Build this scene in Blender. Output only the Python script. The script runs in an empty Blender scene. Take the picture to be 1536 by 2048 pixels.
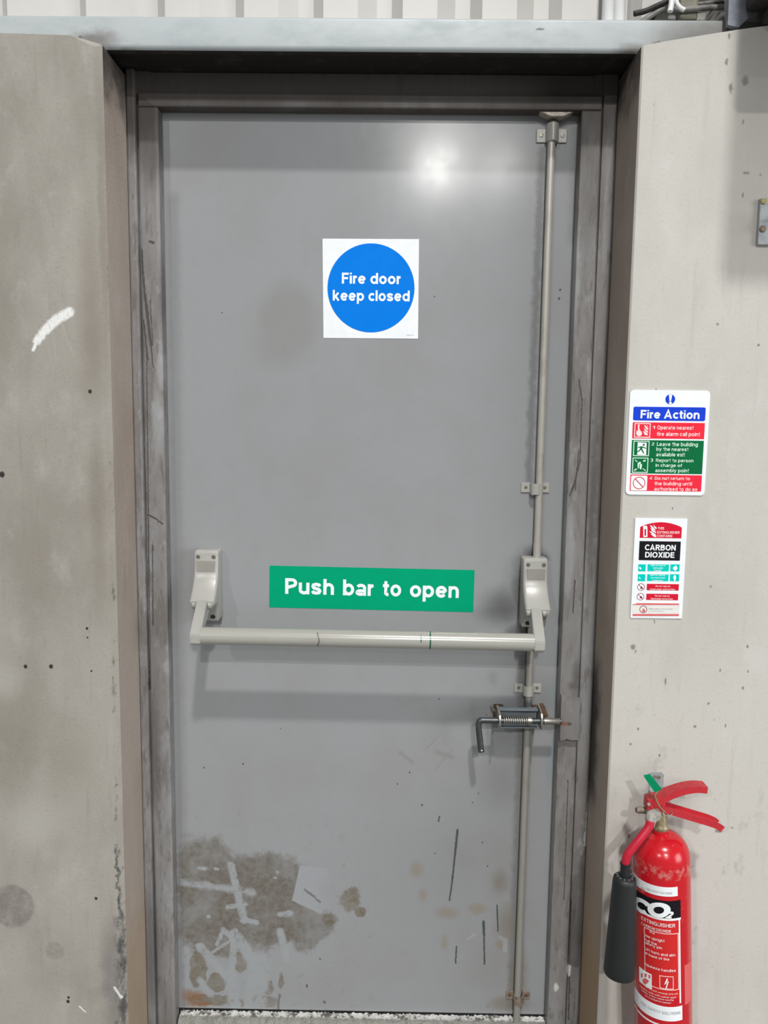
import bpy, bmesh, math, random
from mathutils import Vector, Matrix
random.seed(7)
scene = bpy.context.scene
COL = scene.collection

# ------------------------------------------------------------------ camera
FPX = 1538.0
YAW, PITCH, ROLL = -0.00916, 0.10966, 0.01183
CAM = Vector((0.4754, -1.652, 1.3545))
fwd = Vector((math.sin(YAW)*math.cos(PITCH), math.cos(YAW)*math.cos(PITCH), -math.sin(PITCH)))
r0 = Vector((math.cos(YAW), -math.sin(YAW), 0)); u0 = r0.cross(fwd)
RIGHT = math.cos(ROLL)*r0 + math.sin(ROLL)*u0
UP = -math.sin(ROLL)*r0 + math.cos(ROLL)*u0
cd = bpy.data.cameras.new('camera'); cam = bpy.data.objects.new('camera', cd); COL.objects.link(cam)
cd.sensor_fit = 'VERTICAL'; cd.sensor_height = 24.0; cd.lens = 24.0*FPX/2048
cd.clip_start = 0.02
M = Matrix((RIGHT, UP, -fwd)).transposed().to_4x4(); M.translation = CAM
cam.matrix_world = M
scene.camera = cam

# ------------------------------------------------------------------ world, lamps, exposure
w = bpy.data.worlds.new('hall_ambient'); scene.world = w; w.use_nodes = True
w.node_tree.nodes['Background'].inputs[0].default_value = (0.93, 0.97, 1.0, 1)
w.node_tree.nodes['Background'].inputs[1].default_value = 0.225
vs = scene.view_settings
vs.view_transform = 'Standard'; vs.look = 'None'; vs.gamma = 1.0; vs.exposure = 0.0; vs.use_curve_mapping = False

def highbay(x, y, power, size=0.45):
    l = bpy.data.lights.new('highbay_lamp', 'AREA'); l.shape = 'DISK'; l.size = size; l.energy = power
    l.color = (1.0, 0.985, 0.955)
    o = bpy.data.objects.new('highbay_lamp', l); COL.objects.link(o)
    o.location = (x, y, 8.4)                  # hangs at 8.4 m and shines straight down
    return o
# high-bay lamps down the hall, and one added to the left
highbay(1.30, -5.1, 600)
highbay(1.45, -13.0, 1200)
highbay(1.61, -20.0, 520)
highbay(3.30, -20.0, 190)
highbay(-6.2, -14.0, 900)  # unseen lamp added to brighten the reveals from the left
# broad light added at the right, its source an assumed, unseen loading door
dl = bpy.data.lights.new('right_side_light', 'AREA'); dl.shape = 'RECTANGLE'; dl.size = 4.0; dl.size_y = 4.2; dl.energy = 400; dl.color = (0.95, 0.98, 1.0)
do = bpy.data.objects.new('right_side_light', dl); COL.objects.link(do); do.location = (8.5, -6.0, 2.3)
do.rotation_euler = Vector((-1, 0.35, 0)).to_track_quat('-Z', 'Y').to_euler()

# ------------------------------------------------------------------ pixel helper (direction from the lens, met with the plane y = const)
def W(u, v, y):
    d = fwd + RIGHT*((u-768)/FPX) - UP*((v-1024)/FPX)
    return CAM + d*((y-CAM.y)/d.y)

# ------------------------------------------------------------------ material helper
class Mat:
    def __init__(self, name, base=(0.5, 0.5, 0.5), rough=0.6, metal=0.0, spec=0.5):
        self.m = bpy.data.materials.new(name); self.m.use_nodes = True
        self.t = self.m.node_tree; self.n = self.t.nodes; self.l = self.t.links
        self.b = self.n['Principled BSDF']
        self.b.inputs['Roughness'].default_value = rough
        self.b.inputs['Metallic'].default_value = metal
        self.b.inputs['Specular IOR Level'].default_value = spec
        self.col = (*base, 1.0)
        self.b.inputs['Base Color'].default_value = self.col
        self._p = None
    def node(self, typ, **kw):
        n = self.n.new(typ)
        for k, v in kw.items(): setattr(n, k, v)
        return n
    def put(self, sock, v):
        if isinstance(v, bpy.types.NodeSocket): self.l.new(v, sock)
        else: sock.default_value = v
    def math(self, op, a, b=0.0, clamp=False):
        n = self.node('ShaderNodeMath', operation=op, use_clamp=clamp)
        self.put(n.inputs[0], a); self.put(n.inputs[1], b); return n.outputs[0]
    def vm(self, op, a, b=None, scale=None, out=0):
        n = self.node('ShaderNodeVectorMath', operation=op)
        self.put(n.inputs[0], a)
        if b is not None: self.put(n.inputs[1], b)
        if scale is not None: self.put(n.inputs[3], scale)
        return n.outputs[out]
    @property
    def P(self):
        if self._p is None: self._p = self.node('ShaderNodeTexCoord').outputs['Object']
        return self._p
    def noise(self, scale, detail=4, rough=0.6, stretch=(1, 1, 1), off=(0, 0, 0), color=False, dist=0.0):
        mp = self.node('ShaderNodeMapping'); self.put(mp.inputs[0], self.P)
        mp.inputs['Scale'].default_value = stretch; mp.inputs['Location'].default_value = off
        n = self.node('ShaderNodeTexNoise'); self.put(n.inputs['Vector'], mp.outputs[0])
        n.inputs['Scale'].default_value = scale; n.inputs['Detail'].default_value = detail
        n.inputs['Roughness'].default_value = rough; n.inputs['Distortion'].default_value = dist
        return n.outputs['Color' if color else 'Fac']
    def range(self, v, a, b, c=0.0, d=1.0, smooth=True):
        n = self.node('ShaderNodeMapRange', interpolation_type='SMOOTHSTEP' if smooth else 'LINEAR', clamp=True)
        self.put(n.inputs[0], v)
        n.inputs[1].default_value = a; n.inputs[2].default_value = b
        n.inputs[3].default_value = c; n.inputs[4].default_value = d
        return n.outputs[0]
    def flat(self, distort=0.0, scale=25, detail=4):
        """(x, 0, z) of the surface, optionally wobbled by noise so that stains get ragged edges"""
        v = self.vm('MULTIPLY', self.P, (1, 0, 1))
        if distort:
            c = self.noise(scale, detail, 0.65, color=True)
            c = self.vm('SUBTRACT', c, (0.5, 0.5, 0.5))
            c = self.vm('MULTIPLY', c, (distort*2, 0, distort*2))
            v = self.vm('ADD', v, c)
        return v
    def ellipse(self, p, c, rx, rz, soft=0.5):
        """mask of an ellipse: 1 inside, falling to 0 at its rim over the fraction soft"""
        n = self.node('ShaderNodeVectorMath', operation='MULTIPLY_ADD'); self.put(n.inputs[0], p)
        n.inputs[1].default_value = (1/rx, 0, 1/rz); n.inputs[2].default_value = (-c[0]/rx, 0, -c[1]/rz)
        d = self.vm('LENGTH', n.outputs[0], out=1)
        return self.range(d, 1-soft, 1+soft*0.3, 1, 0)
    def stroke(self, p, a, b, wd, soft=0.4):
        A = Vector((a[0], 0, a[1])); B = Vector((b[0], 0, b[1])); ba = B-A
        pa = self.vm('SUBTRACT', p, tuple(A))
        h = self.vm('DOT_PRODUCT', pa, tuple(ba/ba.length_squared), out=1)
        h = self.math('ADD', h, 0.0, True)
        q = self.vm('SCALE', tuple(ba), scale=h)
        d = self.vm('LENGTH', self.vm('SUBTRACT', pa, q), out=1)
        return self.range(d, wd*(1-soft), wd*(1+soft), 1, 0)
    def poly(self, p, pts, soft):
        r = None; n = len(pts)
        for i in range(n):
            a, b = pts[i], pts[(i+1) % n]; d = Vector((b[0]-a[0], b[1]-a[1])).normalized(); nn = (d.y, 0, -d.x)
            q = self.vm('DOT_PRODUCT', self.vm('SUBTRACT', p, (a[0], 0, a[1])), nn, out=1)
            q = self.range(q, -soft, soft)
            r = q if r is None else self.math('MINIMUM', r, q)
        return r
    def union(self, ms):
        r = ms[0]
        for m in ms[1:]: r = self.math('MAXIMUM', r, m)
        return r
    def mul(self, a, b): return self.math('MULTIPLY', a, b)
    def mix(self, fac, color, blend='MIX'):
        n = self.node('ShaderNodeMix', data_type='RGBA', blend_type=blend)
        self.put(n.inputs[0], fac); self.put(n.inputs[6], self.col); self.put(n.inputs[7], (*color, 1.0))
        self.col = n.outputs[2]; return self
    def bump(self, h, strength=0.3, dist=0.002):
        n = self.node('ShaderNodeBump'); n.inputs['Strength'].default_value = strength
        n.inputs['Distance'].default_value = dist; self.put(n.inputs['Height'], h)
        self.l.new(n.outputs[0], self.b.inputs['Normal']); return self
    def rough(self, v): self.put(self.b.inputs['Roughness'], v); return self
    def done(self):
        self.put(self.b.inputs['Base Color'], self.col); return self.m

MPP = 0.00106                     # metres per photo pixel on the door
def xz(u, v, y=0.0):
    p = W(u, v, y); return (p.x, p.z)

def simple(name, base, rough=0.5, metal=0.0, var=0.12, scale=40, bump=0.0, spec=0.5):
    m = Mat(name, base, rough, metal, spec)
    n = m.noise(scale, 4, 0.6)
    m.mix(m.range(n, 0.3, 0.75), tuple(c*(1-var*2) for c in base))
    m.rough(m.range(n, 0.2, 0.8, max(rough-0.08, 0.02), min(rough+0.12, 1)))
    if bump: m.bump(n, bump, 0.001)
    return m.done()

# ------------------------------------------------------------------ mesh helpers
def obj(name, bm, mat, parent=None, smooth=None):
    me = bpy.data.meshes.new(name)
    bmesh.ops.recalc_face_normals(bm, faces=bm.faces)
    bm.to_mesh(me); bm.free()
    me.materials.append(mat)
    if smooth:
        me.polygons.foreach_set('use_smooth', [True]*len(me.polygons))
        me.set_sharp_from_angle(angle=math.radians(smooth))
    o = bpy.data.objects.new(name, me); COL.objects.link(o)
    if parent is not None:
        o.parent = parent
        root = parent
        if parent.type == 'EMPTY': o.location = -parent.location      # meshes are written in world coordinates
    return o
def thing(name, loc, label=None, cat=None, kind=None, group=None):
    o = bpy.data.objects.new(name, None); COL.objects.link(o); o.location = loc
    o.empty_display_size = 0.05
    return tag(o, label, cat, kind, group)
def tag(o, label=None, cat=None, kind=None, group=None):
    if label: o['label'] = label
    if cat: o['category'] = cat
    if kind: o['kind'] = kind
    if group: o['group'] = group
    return o
def box(bm, x0, x1, y0, y1, z0, z1, bev=0.0, seg=2):
    r = bmesh.ops.create_cube(bm, size=1.0)
    vs = r['verts']
    for v in vs:
        v.co = Vector((x0+(v.co.x+.5)*(x1-x0), y0+(v.co.y+.5)*(y1-y0), z0+(v.co.z+.5)*(z1-z0)))
    if bev:
        es = list({e for v in vs for e in v.link_edges})
        bmesh.ops.bevel(bm, geom=es, offset=bev, segments=seg, profile=0.5, affect='EDGES')
    return bm
def BX(*a, **k): return box(bmesh.new(), *a, **k)
def prism(bm, poly, a, b, axis='y'):
    """poly: 2-D outline; extruded from a to b along axis (y: poly is x,z; x: poly is y,z; z: poly is x,y)"""
    def co(p, t):
        return {'y': (p[0], t, p[1]), 'x': (t, p[0], p[1]), 'z': (p[0], p[1], t)}[axis]
    v0 = [bm.verts.new(co(p, a)) for p in poly]; v1 = [bm.verts.new(co(p, b)) for p in poly]
    n = len(poly)
    bm.faces.new(v0); bm.faces.new(list(reversed(v1)))
    for i in range(n):
        bm.faces.new((v0[i], v1[i], v1[(i+1) % n], v0[(i+1) % n]))
    return bm
def frame_of(t):
    t = t.normalized(); a = Vector((0, 0, 1)) if abs(t.z) < 0.9 else Vector((0, 1, 0))
    x = a.cross(t).normalized(); return x, t.cross(x)
def tube(bm, pts, rad, seg=16, caps=True, sx=1.0):
    pts = [Vector(p) for p in pts]; n = len(pts)
    rads = rad if isinstance(rad, (list, tuple)) else [rad]*n
    rings = []; px = None
    for i, p in enumerate(pts):
        t = (pts[min(i+1, n-1)]-pts[max(i-1, 0)]).normalized()
        if px is None: px, py = frame_of(t)
        else:
            px = (px - t*px.dot(t)).normalized(); py = t.cross(px)
        rings.append([bm.verts.new(p + rads[i]*(math.cos(2*math.pi*k/seg)*px*sx + math.sin(2*math.pi*k/seg)*py)) for k in range(seg)])
    for a, b in zip(rings, rings[1:]):
        for k in range(seg): bm.faces.new((a[k], a[(k+1) % seg], b[(k+1) % seg], b[k]))
    if caps:
        bm.faces.new(list(reversed(rings[0]))); bm.faces.new(rings[-1])
    return bm
def TB(*a, **k): return tube(bmesh.new(), *a, **k)
def lathe(bm, prof, origin, axis=Vector((0, 0, 1)), seg=48):
    """prof: (radius, height) pairs along axis"""
    x, y = frame_of(axis); axis = axis.normalized(); o = Vector(origin); rings = []
    for r, h in prof:
        if r < 1e-6: rings.append([bm.verts.new(o+axis*h)])
        else: rings.append([bm.verts.new(o+axis*h+r*(math.cos(2*math.pi*k/seg)*x+math.sin(2*math.pi*k/seg)*y)) for k in range(seg)])
    for a, b in zip(rings, rings[1:]):
        for k in range(seg):
            k2 = (k+1) % seg
            if len(a) == 1 and len(b) == 1: continue
            if len(a) == 1: bm.faces.new((a[0], b[k], b[k2]))
            elif len(b) == 1: bm.faces.new((a[k], a[k2], b[0]))
            else: bm.faces.new((a[k], a[k2], b[k2], b[k]))
    if len(rings[0]) > 1: bm.faces.new(list(reversed(rings[0])))
    if len(rings[-1]) > 1: bm.faces.new(rings[-1])
    return bm
def bez(p0, p1, p2, p3, n=16):
    p0, p1, p2, p3 = map(Vector, (p0, p1, p2, p3)); out = []
    for i in range(n+1):
        t = i/n; s = 1-t
        out.append(p0*s**3 + p1*3*s*s*t + p2*3*s*t*t + p3*t**3)
    return out
def spline(pts, n=8):
    """Catmull-Rom through pts"""
    P = [Vector(p) for p in pts]; P = [2*P[0]-P[1]] + P + [2*P[-1]-P[-2]]; out = []
    for i in range(1, len(P)-2):
        for k in range(n):
            t = k/n; a, b, c, d = P[i-1:i+3]
            out.append(0.5*((2*b)+(c-a)*t+(2*a-5*b+4*c-d)*t*t+(3*b-a-3*c+d)*t**3))
    out.append(P[-2]); return out
def rrect(x0, x1, z0, z1, r, n=5):
    out = []
    for cx, cz, a0 in ((x1-r, z1-r, 0), (x0+r, z1-r, 90), (x0+r, z0+r, 180), (x1-r, z0+r, 270)):
        for k in range(n+1):
            a = math.radians(a0+90*k/n); out.append((cx+r*math.cos(a), cz+r*math.sin(a)))
    return out
def disc(cx, cz, r, n=32, rz=None):
    return [(cx+r*math.cos(2*math.pi*k/n), cz+(rz or r)*math.sin(2*math.pi*k/n)) for k in range(n)]
def ring(bm, cx, cz, r, wd, y0, y1, n=32):
    o0 = disc(cx, cz, r, n); i0 = disc(cx, cz, r-wd, n)
    for k in range(n):
        prism(bm, [o0[k], o0[(k+1) % n], i0[(k+1) % n], i0[k]], y0, y1)
    return bm
def outline(bm, x0, x1, z0, z1, wd, y0, y1):
    for a in ((x0, x1, z1-wd, z1), (x0, x1, z0, z0+wd), (x0, x0+wd, z0+wd, z1-wd), (x1-wd, x1, z0+wd, z1-wd)):
        box(bm, a[0], a[1], y0, y1, a[2], a[3])
    return bm

# lettering: an upright grotesque drawn with strokes of even weight (capital height 1)
def _A(cx, cy, rx, ry, a0, a1, n=None):
    n = n or max(3, int(abs(a1-a0)/20))
    return [(cx+rx*math.cos(math.radians(a0+(a1-a0)*k/n)), cy+ry*math.sin(math.radians(a0+(a1-a0)*k/n))) for k in range(n+1)]
def font_shapes(w):
    h = w/2; X = .74; xm = X-h                     # centre lines: x-height top
    L = h; R = .56; ro = (R-L)/2+.03; cx = L+ro; cy = X/2; ry = X/2-h+.012
    bowl = _A(cx, cy, ro, ry, 0, 360); BR = cx+ro; ac = (R+L)/2; ar = (R-L)/2; ay = xm-.22
    arch = lambda x0, x1: _A((x0+x1)/2, ay, (x1-x0)/2, xm+.012-ay, 180, 0)+[(x1, 0)]
    C = .62; cw = C-L; T = 1-h
    big = lambda a0, a1, ex=.36: _A(L+ex, .5, ex, .5-h+.012, a0, a1)
    ss = lambda x0, x1, y0, y1: [(x1, y0+(y1-y0)*.76), (x1-.06*(x1-x0)*2, y0+(y1-y0)*.93), ((x0+x1)/2, y1), (x0+.1*(x1-x0), y0+(y1-y0)*.92), (x0+.02, y0+(y1-y0)*.74), (x0+.16*(x1-x0), y0+(y1-y0)*.59), ((x0+x1)/2, y0+(y1-y0)*.50), (x1-.12*(x1-x0), y0+(y1-y0)*.40), (x1, y0+(y1-y0)*.25), (x1-.12*(x1-x0), y0+(y1-y0)*.06), ((x0+x1)/2, y0), (x0+.1*(x1-x0), y0+(y1-y0)*.07), (x0-.01, y0+(y1-y0)*.25)]
    f = {
     'o': [bowl], 'c': [_A(cx, cy, ro, ry, 42, 318)], 'e': [_A(cx, cy, ro, ry, 0, 322), [(L+.02, cy), (BR, cy)]],
     'a': [_A(.33, xm-.15, .235, .15+.012, 155, 0)+[(.565, 0)], _A(.30, .20, .215, .20-h+.012, 0, 360)],
     'b': [[(L, 0), (L, 1)], bowl], 'd': [[(BR, 0), (BR, 1)], bowl], 'p': [[(L, -.28), (L, X)], bowl], 'q': [[(BR, -.28), (BR, X)], bowl],
     'g': [bowl, [(BR, X), (BR, -.02)]+_A(cx, -.02, ro, .26-h, 0, -150)],
     'h': [[(L, 0), (L, 1)], arch(L, R)], 'n': [[(L, 0), (L, X)], arch(L, R)], 'm': [[(L, 0), (L, X)], arch(L, .50), arch(.50, .91)],
     'u': [[(R, X), (R, 0)], [(L, X), (L, .28)]+_A(ac, .28, ar, .28-h+.012, 180, 360)],
     'r': [[(L, 0), (L, X)], _A(.36, ay, .36-L, xm-ay, 180, 88)], 'i': [[(L, 0), (L, X)], [(L, .86), (L, 1.0)]], 'l': [[(L, 0), (L, 1)]],
     't': [[(.19, .95), (.19, .20)]+_A(.34, .20, .15, .20-h, 180, 285), [(0, X-.08), (.40, X-.08)]], 'f': [[(.19, 0), (.19, .78)]+_A(.36, .78, .17, T-.78, 180, 90), [(0, X-.08), (.40, X-.08)]],
     'k': [[(L, 0), (L, 1)], [(.13, .25), (.56, X)], [(.26, .42), (.60, 0)]], 's': [ss(L, .54, h-.012, xm+.012)],
     'v': [[(.06, X), (.31, .02), (.56, X)]], 'w': [[(.06, X), (.25, .03), (.44, X-.04), (.63, .03), (.82, X)]], 'x': [[(.07, X), (.55, 0)], [(.07, 0), (.55, X)]],
     'y': [[(.06, X), (.33, .06)], [(.60, X), (.30, -.12), (.20, -.19), (.08, -.18)]], 'z': [[(.04, xm), (.52, xm), (.06, h), (.56, h)]],
     'A': [[(.06, 0), (.42, .97), (.78, 0)], [(.2, .30), (.64, .30)]], 'B': [[(L, 0), (L, 1)], [(L, T), (.42, T)]+_A(.42, .765, .20, T-.765, 90, -90)+[(L, .53)], [(L, h), (.44, h)]+_A(.44, (.53+h)/2, .23, (.53-h)/2, -90, 90)+[(L, .53)]],
     'C': [big(40, 320)], 'D': [[(L, 0), (L, 1)], [(L, T), (.36, T)]+_A(.36, .5, .33, T-.5, 90, -90)+[(L, h)]], 'E': [[(L, 0), (L, 1)], [(L, T), (.64, T)], [(L, h), (.66, h)], [(L, .52), (.60, .52)]],
     'F': [[(L, 0), (L, 1)], [(L, T), (.64, T)], [(L, .50), (.58, .50)]], 'G': [big(40, 350), [(.46, .46), (.80, .46), (.80, .05)]], 'H': [[(L, 0), (L, 1)], [(.66, 0), (.66, 1)], [(L, .52), (.66, .52)]],
     'I': [[(L, 0), (L, 1)]], 'K': [[(L, 0), (L, 1)], [(.13, .35), (.66, 1)], [(.30, .55), (.72, 0)]], 'L': [[(L, 0), (L, 1)], [(L, h), (.58, h)]], 'M': [[(L, 0), (L, 1)], [(L, .95), (.46, .1), (.83, .95)], [(.83, 0), (.83, 1)]], 'N': [[(L, 0), (L, 1)], [(L, .93), (.66, .07)], [(.66, 0), (.66, 1)]],
     'O': [big(0, 360)], 'P': [[(L, 0), (L, 1)], [(L, T), (.42, T)]+_A(.42, .70, .22, T-.70, 90, -90)+[(L, .40+h*0)]], 'R': [[(L, 0), (L, 1)], [(L, T), (.42, T)]+_A(.42, .72, .22, T-.72, 90, -90)+[(L, .44)], [(.42, .44), (.68, 0)]],
     'S': [ss(L, .62, h-.012, T+.012)], 'T': [[(.33, 0), (.33, 1)], [(0, T), (.66, T)]], 'U': [[(L, 1), (L, .36)]+_A(.375, .36, .375-L, .36-h, 180, 360)+[(.655, 1)]], 'X': [[(.07, 1), (.68, 0)], [(.07, 0), (.68, 1)]], 'Y': [[(.05, 1), (.36, .45), (.36, 0)], [(.67, 1), (.36, .45)]],
     '1': [[(.28, 0), (.28, 1)], [(.06, .74), (.28, .90)]], '2': [_A(.30, T-.2, .21, .2, 165, -35)+[(.08, h), (.56, h)]], '3': [_A(.29, .74, .2, T-.74, 160, -90), _A(.29, .30, .22, .30-h, 90, -160)], '4': [[(.42, 0), (.42, .98), (.05, .28), (.60, .28)]], '6': [_A(.3, .31, .21, .31-h, 0, 360), [(.09, .35), (.14, .7), (.40, T)]], '7': [[(.04, T), (.54, T), (.24, 0)]], '8': [_A(.3, .74, .18, T-.74, 0, 360), _A(.3, .29, .22, .29-h, 0, 360)],
     '.': [[(h, 0), (h, w)]], ',': [[(h, w), (h, 0), (h-.05, -.12)]]}
    return f
_tc = {}
def ribbon(V, F, pts, w, lay=0):
    closed = len(pts) > 3 and math.hypot(pts[0][0]-pts[-1][0], pts[0][1]-pts[-1][1]) < 1e-6
    if closed: pts = pts[:-1]
    n = len(pts); i0 = len(V)
    for i in range(n):
        a = pts[(i-1) % n] if closed or i > 0 else pts[i]; b = pts[(i+1) % n] if closed or i < n-1 else pts[i]; p = pts[i]
        d1 = (p[0]-a[0], p[1]-a[1]); d2 = (b[0]-p[0], b[1]-p[1])
        l1 = math.hypot(*d1) or 1; l2 = math.hypot(*d2) or 1
        t = (d1[0]/l1+d2[0]/l2, d1[1]/l1+d2[1]/l2); lt = math.hypot(*t) or 1; t = (t[0]/lt, t[1]/lt)
        ref = d1 if math.hypot(*d1) > 1e-9 else d2; lr = math.hypot(*ref)
        c = max(abs(t[0]*ref[0]/lr+t[1]*ref[1]/lr), .5)
        V.append((p[0]-t[1]*w/2/c, p[1]+t[0]*w/2/c, lay)); V.append((p[0]+t[1]*w/2/c, p[1]-t[0]*w/2/c, lay))
    for i in range(n if closed else n-1):
        a, b = i0+2*i, i0+2*((i+1) % n); F.append((a, a+1, b+1, b))
def glyphs(s, bold=0.0, shear=0.0, space=1.0):
    key = (s, bold, shear, space)
    if key not in _tc:
        wt = .11+2.6*bold; f = font_shapes(wt); V, F = [], []; x = 0
        for ch in s:
            if ch == ' ': x += .34; continue
            i0 = len(V); mx = 0
            for k, st in enumerate(f.get(ch, f['o'])):
                ribbon(V, F, [(px+x, py) for px, py in st], wt, k)
            mx = max(v[0] for v in V[i0:]); x = mx+(.155-wt*.28)*space
        V = [(a+shear*b, b, c) for a, b, c in V]
        xs = [v[0] for v in V]; ys = [v[1] for v in V]
        _tc[key] = (V, F, min(xs), max(xs), min(ys), max(ys))
    return _tc[key]
def letters(bm, s, x0, x1, base, cap, y, bold=0.02, rot=0.0, piv=None, shear=0.0, space=1.0, fmap=None):
    """text s with its ink between x0 and x1, its baseline at base and capital letters of height cap"""
    V, F, a, b, lo, hi = glyphs(s, bold, shear, space)
    clo, chi = 0.0, 1.0
    sx = (x1-x0)/(b-a); sz = cap
    vs = []
    for (x, z, lay) in V:
        lift = lay*.00012
        X = x0+(x-a)*sx; Z = base+(z-clo)*sz
        if rot:
            dx, dz = X-piv[0], Z-piv[1]
            X = piv[0]+dx*math.cos(rot)-dz*math.sin(rot); Z = piv[1]+dx*math.sin(rot)+dz*math.cos(rot)
        vs.append(bm.verts.new(fmap(X, Z, lift) if fmap else (X, y-lift, Z)))
    for f in F:
        try: bm.faces.new([vs[i] for i in f])
        except ValueError: pass
    return bm

# ================================================================== MATERIALS
WALLY = -0.17        # front face of the concrete
FRY = -0.033         # front face of the door frame

def concrete(name, base, dark, light, right=False):
    m = Mat(name, base, 0.85, 0, 0.25)
    n1 = m.noise(3.2, 6, 0.62, (1, 1, 0.55)); n2 = m.noise(14, 5, 0.65, (1, 1, 0.6), (3, 1, 7)); n3 = m.noise(160, 3, 0.6)
    m.mix(m.range(n1, 0.38, 0.68, 0, 0.75), dark)
    m.mix(m.range(n2, 0.52, 0.78, 0, 0.6), light)
    st = m.noise(40, 4, 0.7, (1.6, 1, 0.12), (5, 0, 2))
    m.mix(m.range(st, 0.55, 0.8, 0, 0.28), tuple(c*0.72 for c in dark))
    m.mix(m.range(n3, 0.55, 0.8, 0, 0.35), tuple(c*0.8 for c in dark))
    return m, m.math('ADD', m.mul(n2, 0.7), m.mul(n3, 0.5))

# left: bare dirty concrete
m, h = concrete('bare_concrete', (0.335, 0.314, 0.281), (0.225, 0.205, 0.178), (0.39, 0.375, 0.345))
p = m.flat(0.012, 18); pf = m.flat(0.0025, 120)
X = lambda u, v: xz(u, v, WALLY)
m.mix(m.mul(m.union([m.ellipse(p, X(185, 640), .030, .30, .9), m.ellipse(p, X(195, 1000), .02, .25, .9), m.ellipse(p, X(205, 500), .012, .3, .9)]), 0.45), (0.17, 0.145, 0.115))
m.mix(m.mul(m.union([m.ellipse(p, X(30, 1480), .09, .16, .9), m.ellipse(p, X(130, 1520), .07, .1, .9)]), 0.35), (0.20, 0.18, 0.145))
m.mix(m.mul(m.union([m.ellipse(p, X(10, 1360), .04, .05, .9), m.ellipse(p, X(60, 1650), .07, .07, .9)]), 0.4), (0.42, 0.41, 0.38))
# oily round patch and the smaller one beside it
mott = m.range(m.noise(55, 5, .7, (1, 1, 1), (8, 8, 8)), .3, .62, .45, 1)
m.mix(m.mul(m.mul(m.ellipse(m.flat(.007, 40), X(25, 1812), .046, .049, .14), mott), 0.72), (0.16, 0.145, 0.14))
m.mix(m.mul(m.mul(m.ellipse(m.flat(0.016, 36), X(108, 1902), .021, .024, .35), mott), 0.6), (0.19, 0.18, 0.165))
m.mix(m.mul(m.ellipse(p, X(225, 1960), .028, .16, .8), 0.55), (0.13, 0.125, 0.125))
# drill holes and nicks
pl = m.flat(0.0008, 300)
m.mix(m.union([m.ellipse(pl, X(u, v), r, r*1.15, .35) for u, v, r in ((51, 1333, .0042), (102, 1333, .0046), (4, 949, .006), (183, 1342, .0022), (174, 1257, .003), (180, 783, .004), (136, 2003, .004), (137, 1995, .003), (192, 1797, .0035), (175, 1275, .002))]), (0.035, 0.032, 0.03))
# chalk stroke
ck = m.union([m.stroke(m.flat(.0035, 170), X(a, b), X(c, d), wd, .35) for a, b, c, d, wd in ((139, 624, 112, 640, .0088), (112, 640, 90, 661, .0088), (90, 661, 74, 682, .0075), (74, 682, 66, 700, .0030))])
ck = m.mul(ck, m.range(m.noise(170, 3, 0.65, (1.6, 1, .5)), 0.26, 0.50, 0.35, .95))
m.mix(ck, (0.74, 0.74, 0.73))
m.mix(m.mul(m.union([m.stroke(pl, X(125, 650), X(148, 715), .0012), m.stroke(pl, X(105, 665), X(112, 720), .001)]), .15), (0.5, 0.49, 0.46))
# chips along the vertical arris, and pale scuffs low down
arr = m.union([m.stroke(m.flat(.016, 60), X(233, 1690), X(242, 1890), .0035, .8), m.stroke(m.flat(.016, 50), X(238, 1840), X(243, 2045), .009, .9)])
m.mix(m.mul(m.mul(arr, m.range(m.noise(45, 5, .75, (1, 1, .5), (1, 7, 3)), .36, .58)), .9), (0.06, 0.058, 0.06))
chip = m.mul(m.stroke(m.flat(.008, 80), X(208, 100), X(232, 1700), .0022, .8), m.range(m.noise(30, 4, .7, (1, 1, .4), (4, 7, 9)), .50, .62))
m.mix(m.mul(chip, .7), (0.09, 0.08, 0.07))
m.mix(m.union([m.stroke(pl, X(229, 1975), X(243, 1996), .0025), m.stroke(pl, X(159, 2013), X(171, 2024), .0015)]), (0.62, 0.64, 0.62))
M_CONC_L = m.bump(h, 0.35, 0.003).done()

# right: paler concrete with specks of dirt
m, h = concrete('pale_concrete', (0.51, 0.495, 0.46), (0.44, 0.422, 0.388), (0.55, 0.54, 0.512))
p = m.flat(0.010, 22); pl = m.flat(0.002, 220)
vor = m.node('ShaderNodeTexVoronoi'); m.put(vor.inputs['Vector'], m.flat(0.004, 120)); vor.inputs['Scale'].default_value = 23; vor.inputs['Randomness'].default_value = 1.0
spk = m.mul(m.range(vor.outputs['Distance'], 0.045, 0.085, 1, 0), m.range(m.noise(9, 3, .6, (1, 1, 1), (4, 4, 4)), .48, .60))
m.mix(m.mul(spk, .75), (0.17, 0.16, 0.145))
sm = m.mul(m.range(m.noise(26, 4, .7, (1, 1, 0.7), (9, 2, 4)), .56, .74), m.ellipse(p, X(1330, 1750), .30, .55, .9))
m.mix(m.mul(sm, .55), (0.27, 0.255, 0.235))
marks = [m.ellipse(pl, X(u, v), a, b, .5) for u, v, a, b in ((1266, 1294, .0062, .0065), (1331, 1363, .0022, .009), (1309, 1243, .0018, .005), (1276, 1458, .0025, .004), (1390, 1453, .004, .0035), (1495, 1293, .003, .004), (1440, 1341, .0016, .004), (1496, 1343, .002, .0035), (1486, 1376, .003, .004), (1451, 1451, .0018, .005), (1319, 1511, .0024, .004), (1225, 1262, .0025, .0045), (1417, 1407, .003, .003), (1261, 1488, .003, .003), (1312, 779, .0016, .003), (1345, 1017, .0018, .003), (1517, 690, .003, .003), (1245, 893, .002, .003), (1258, 1672, .003, .006))]
pq = m.flat(.007, 130)
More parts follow.
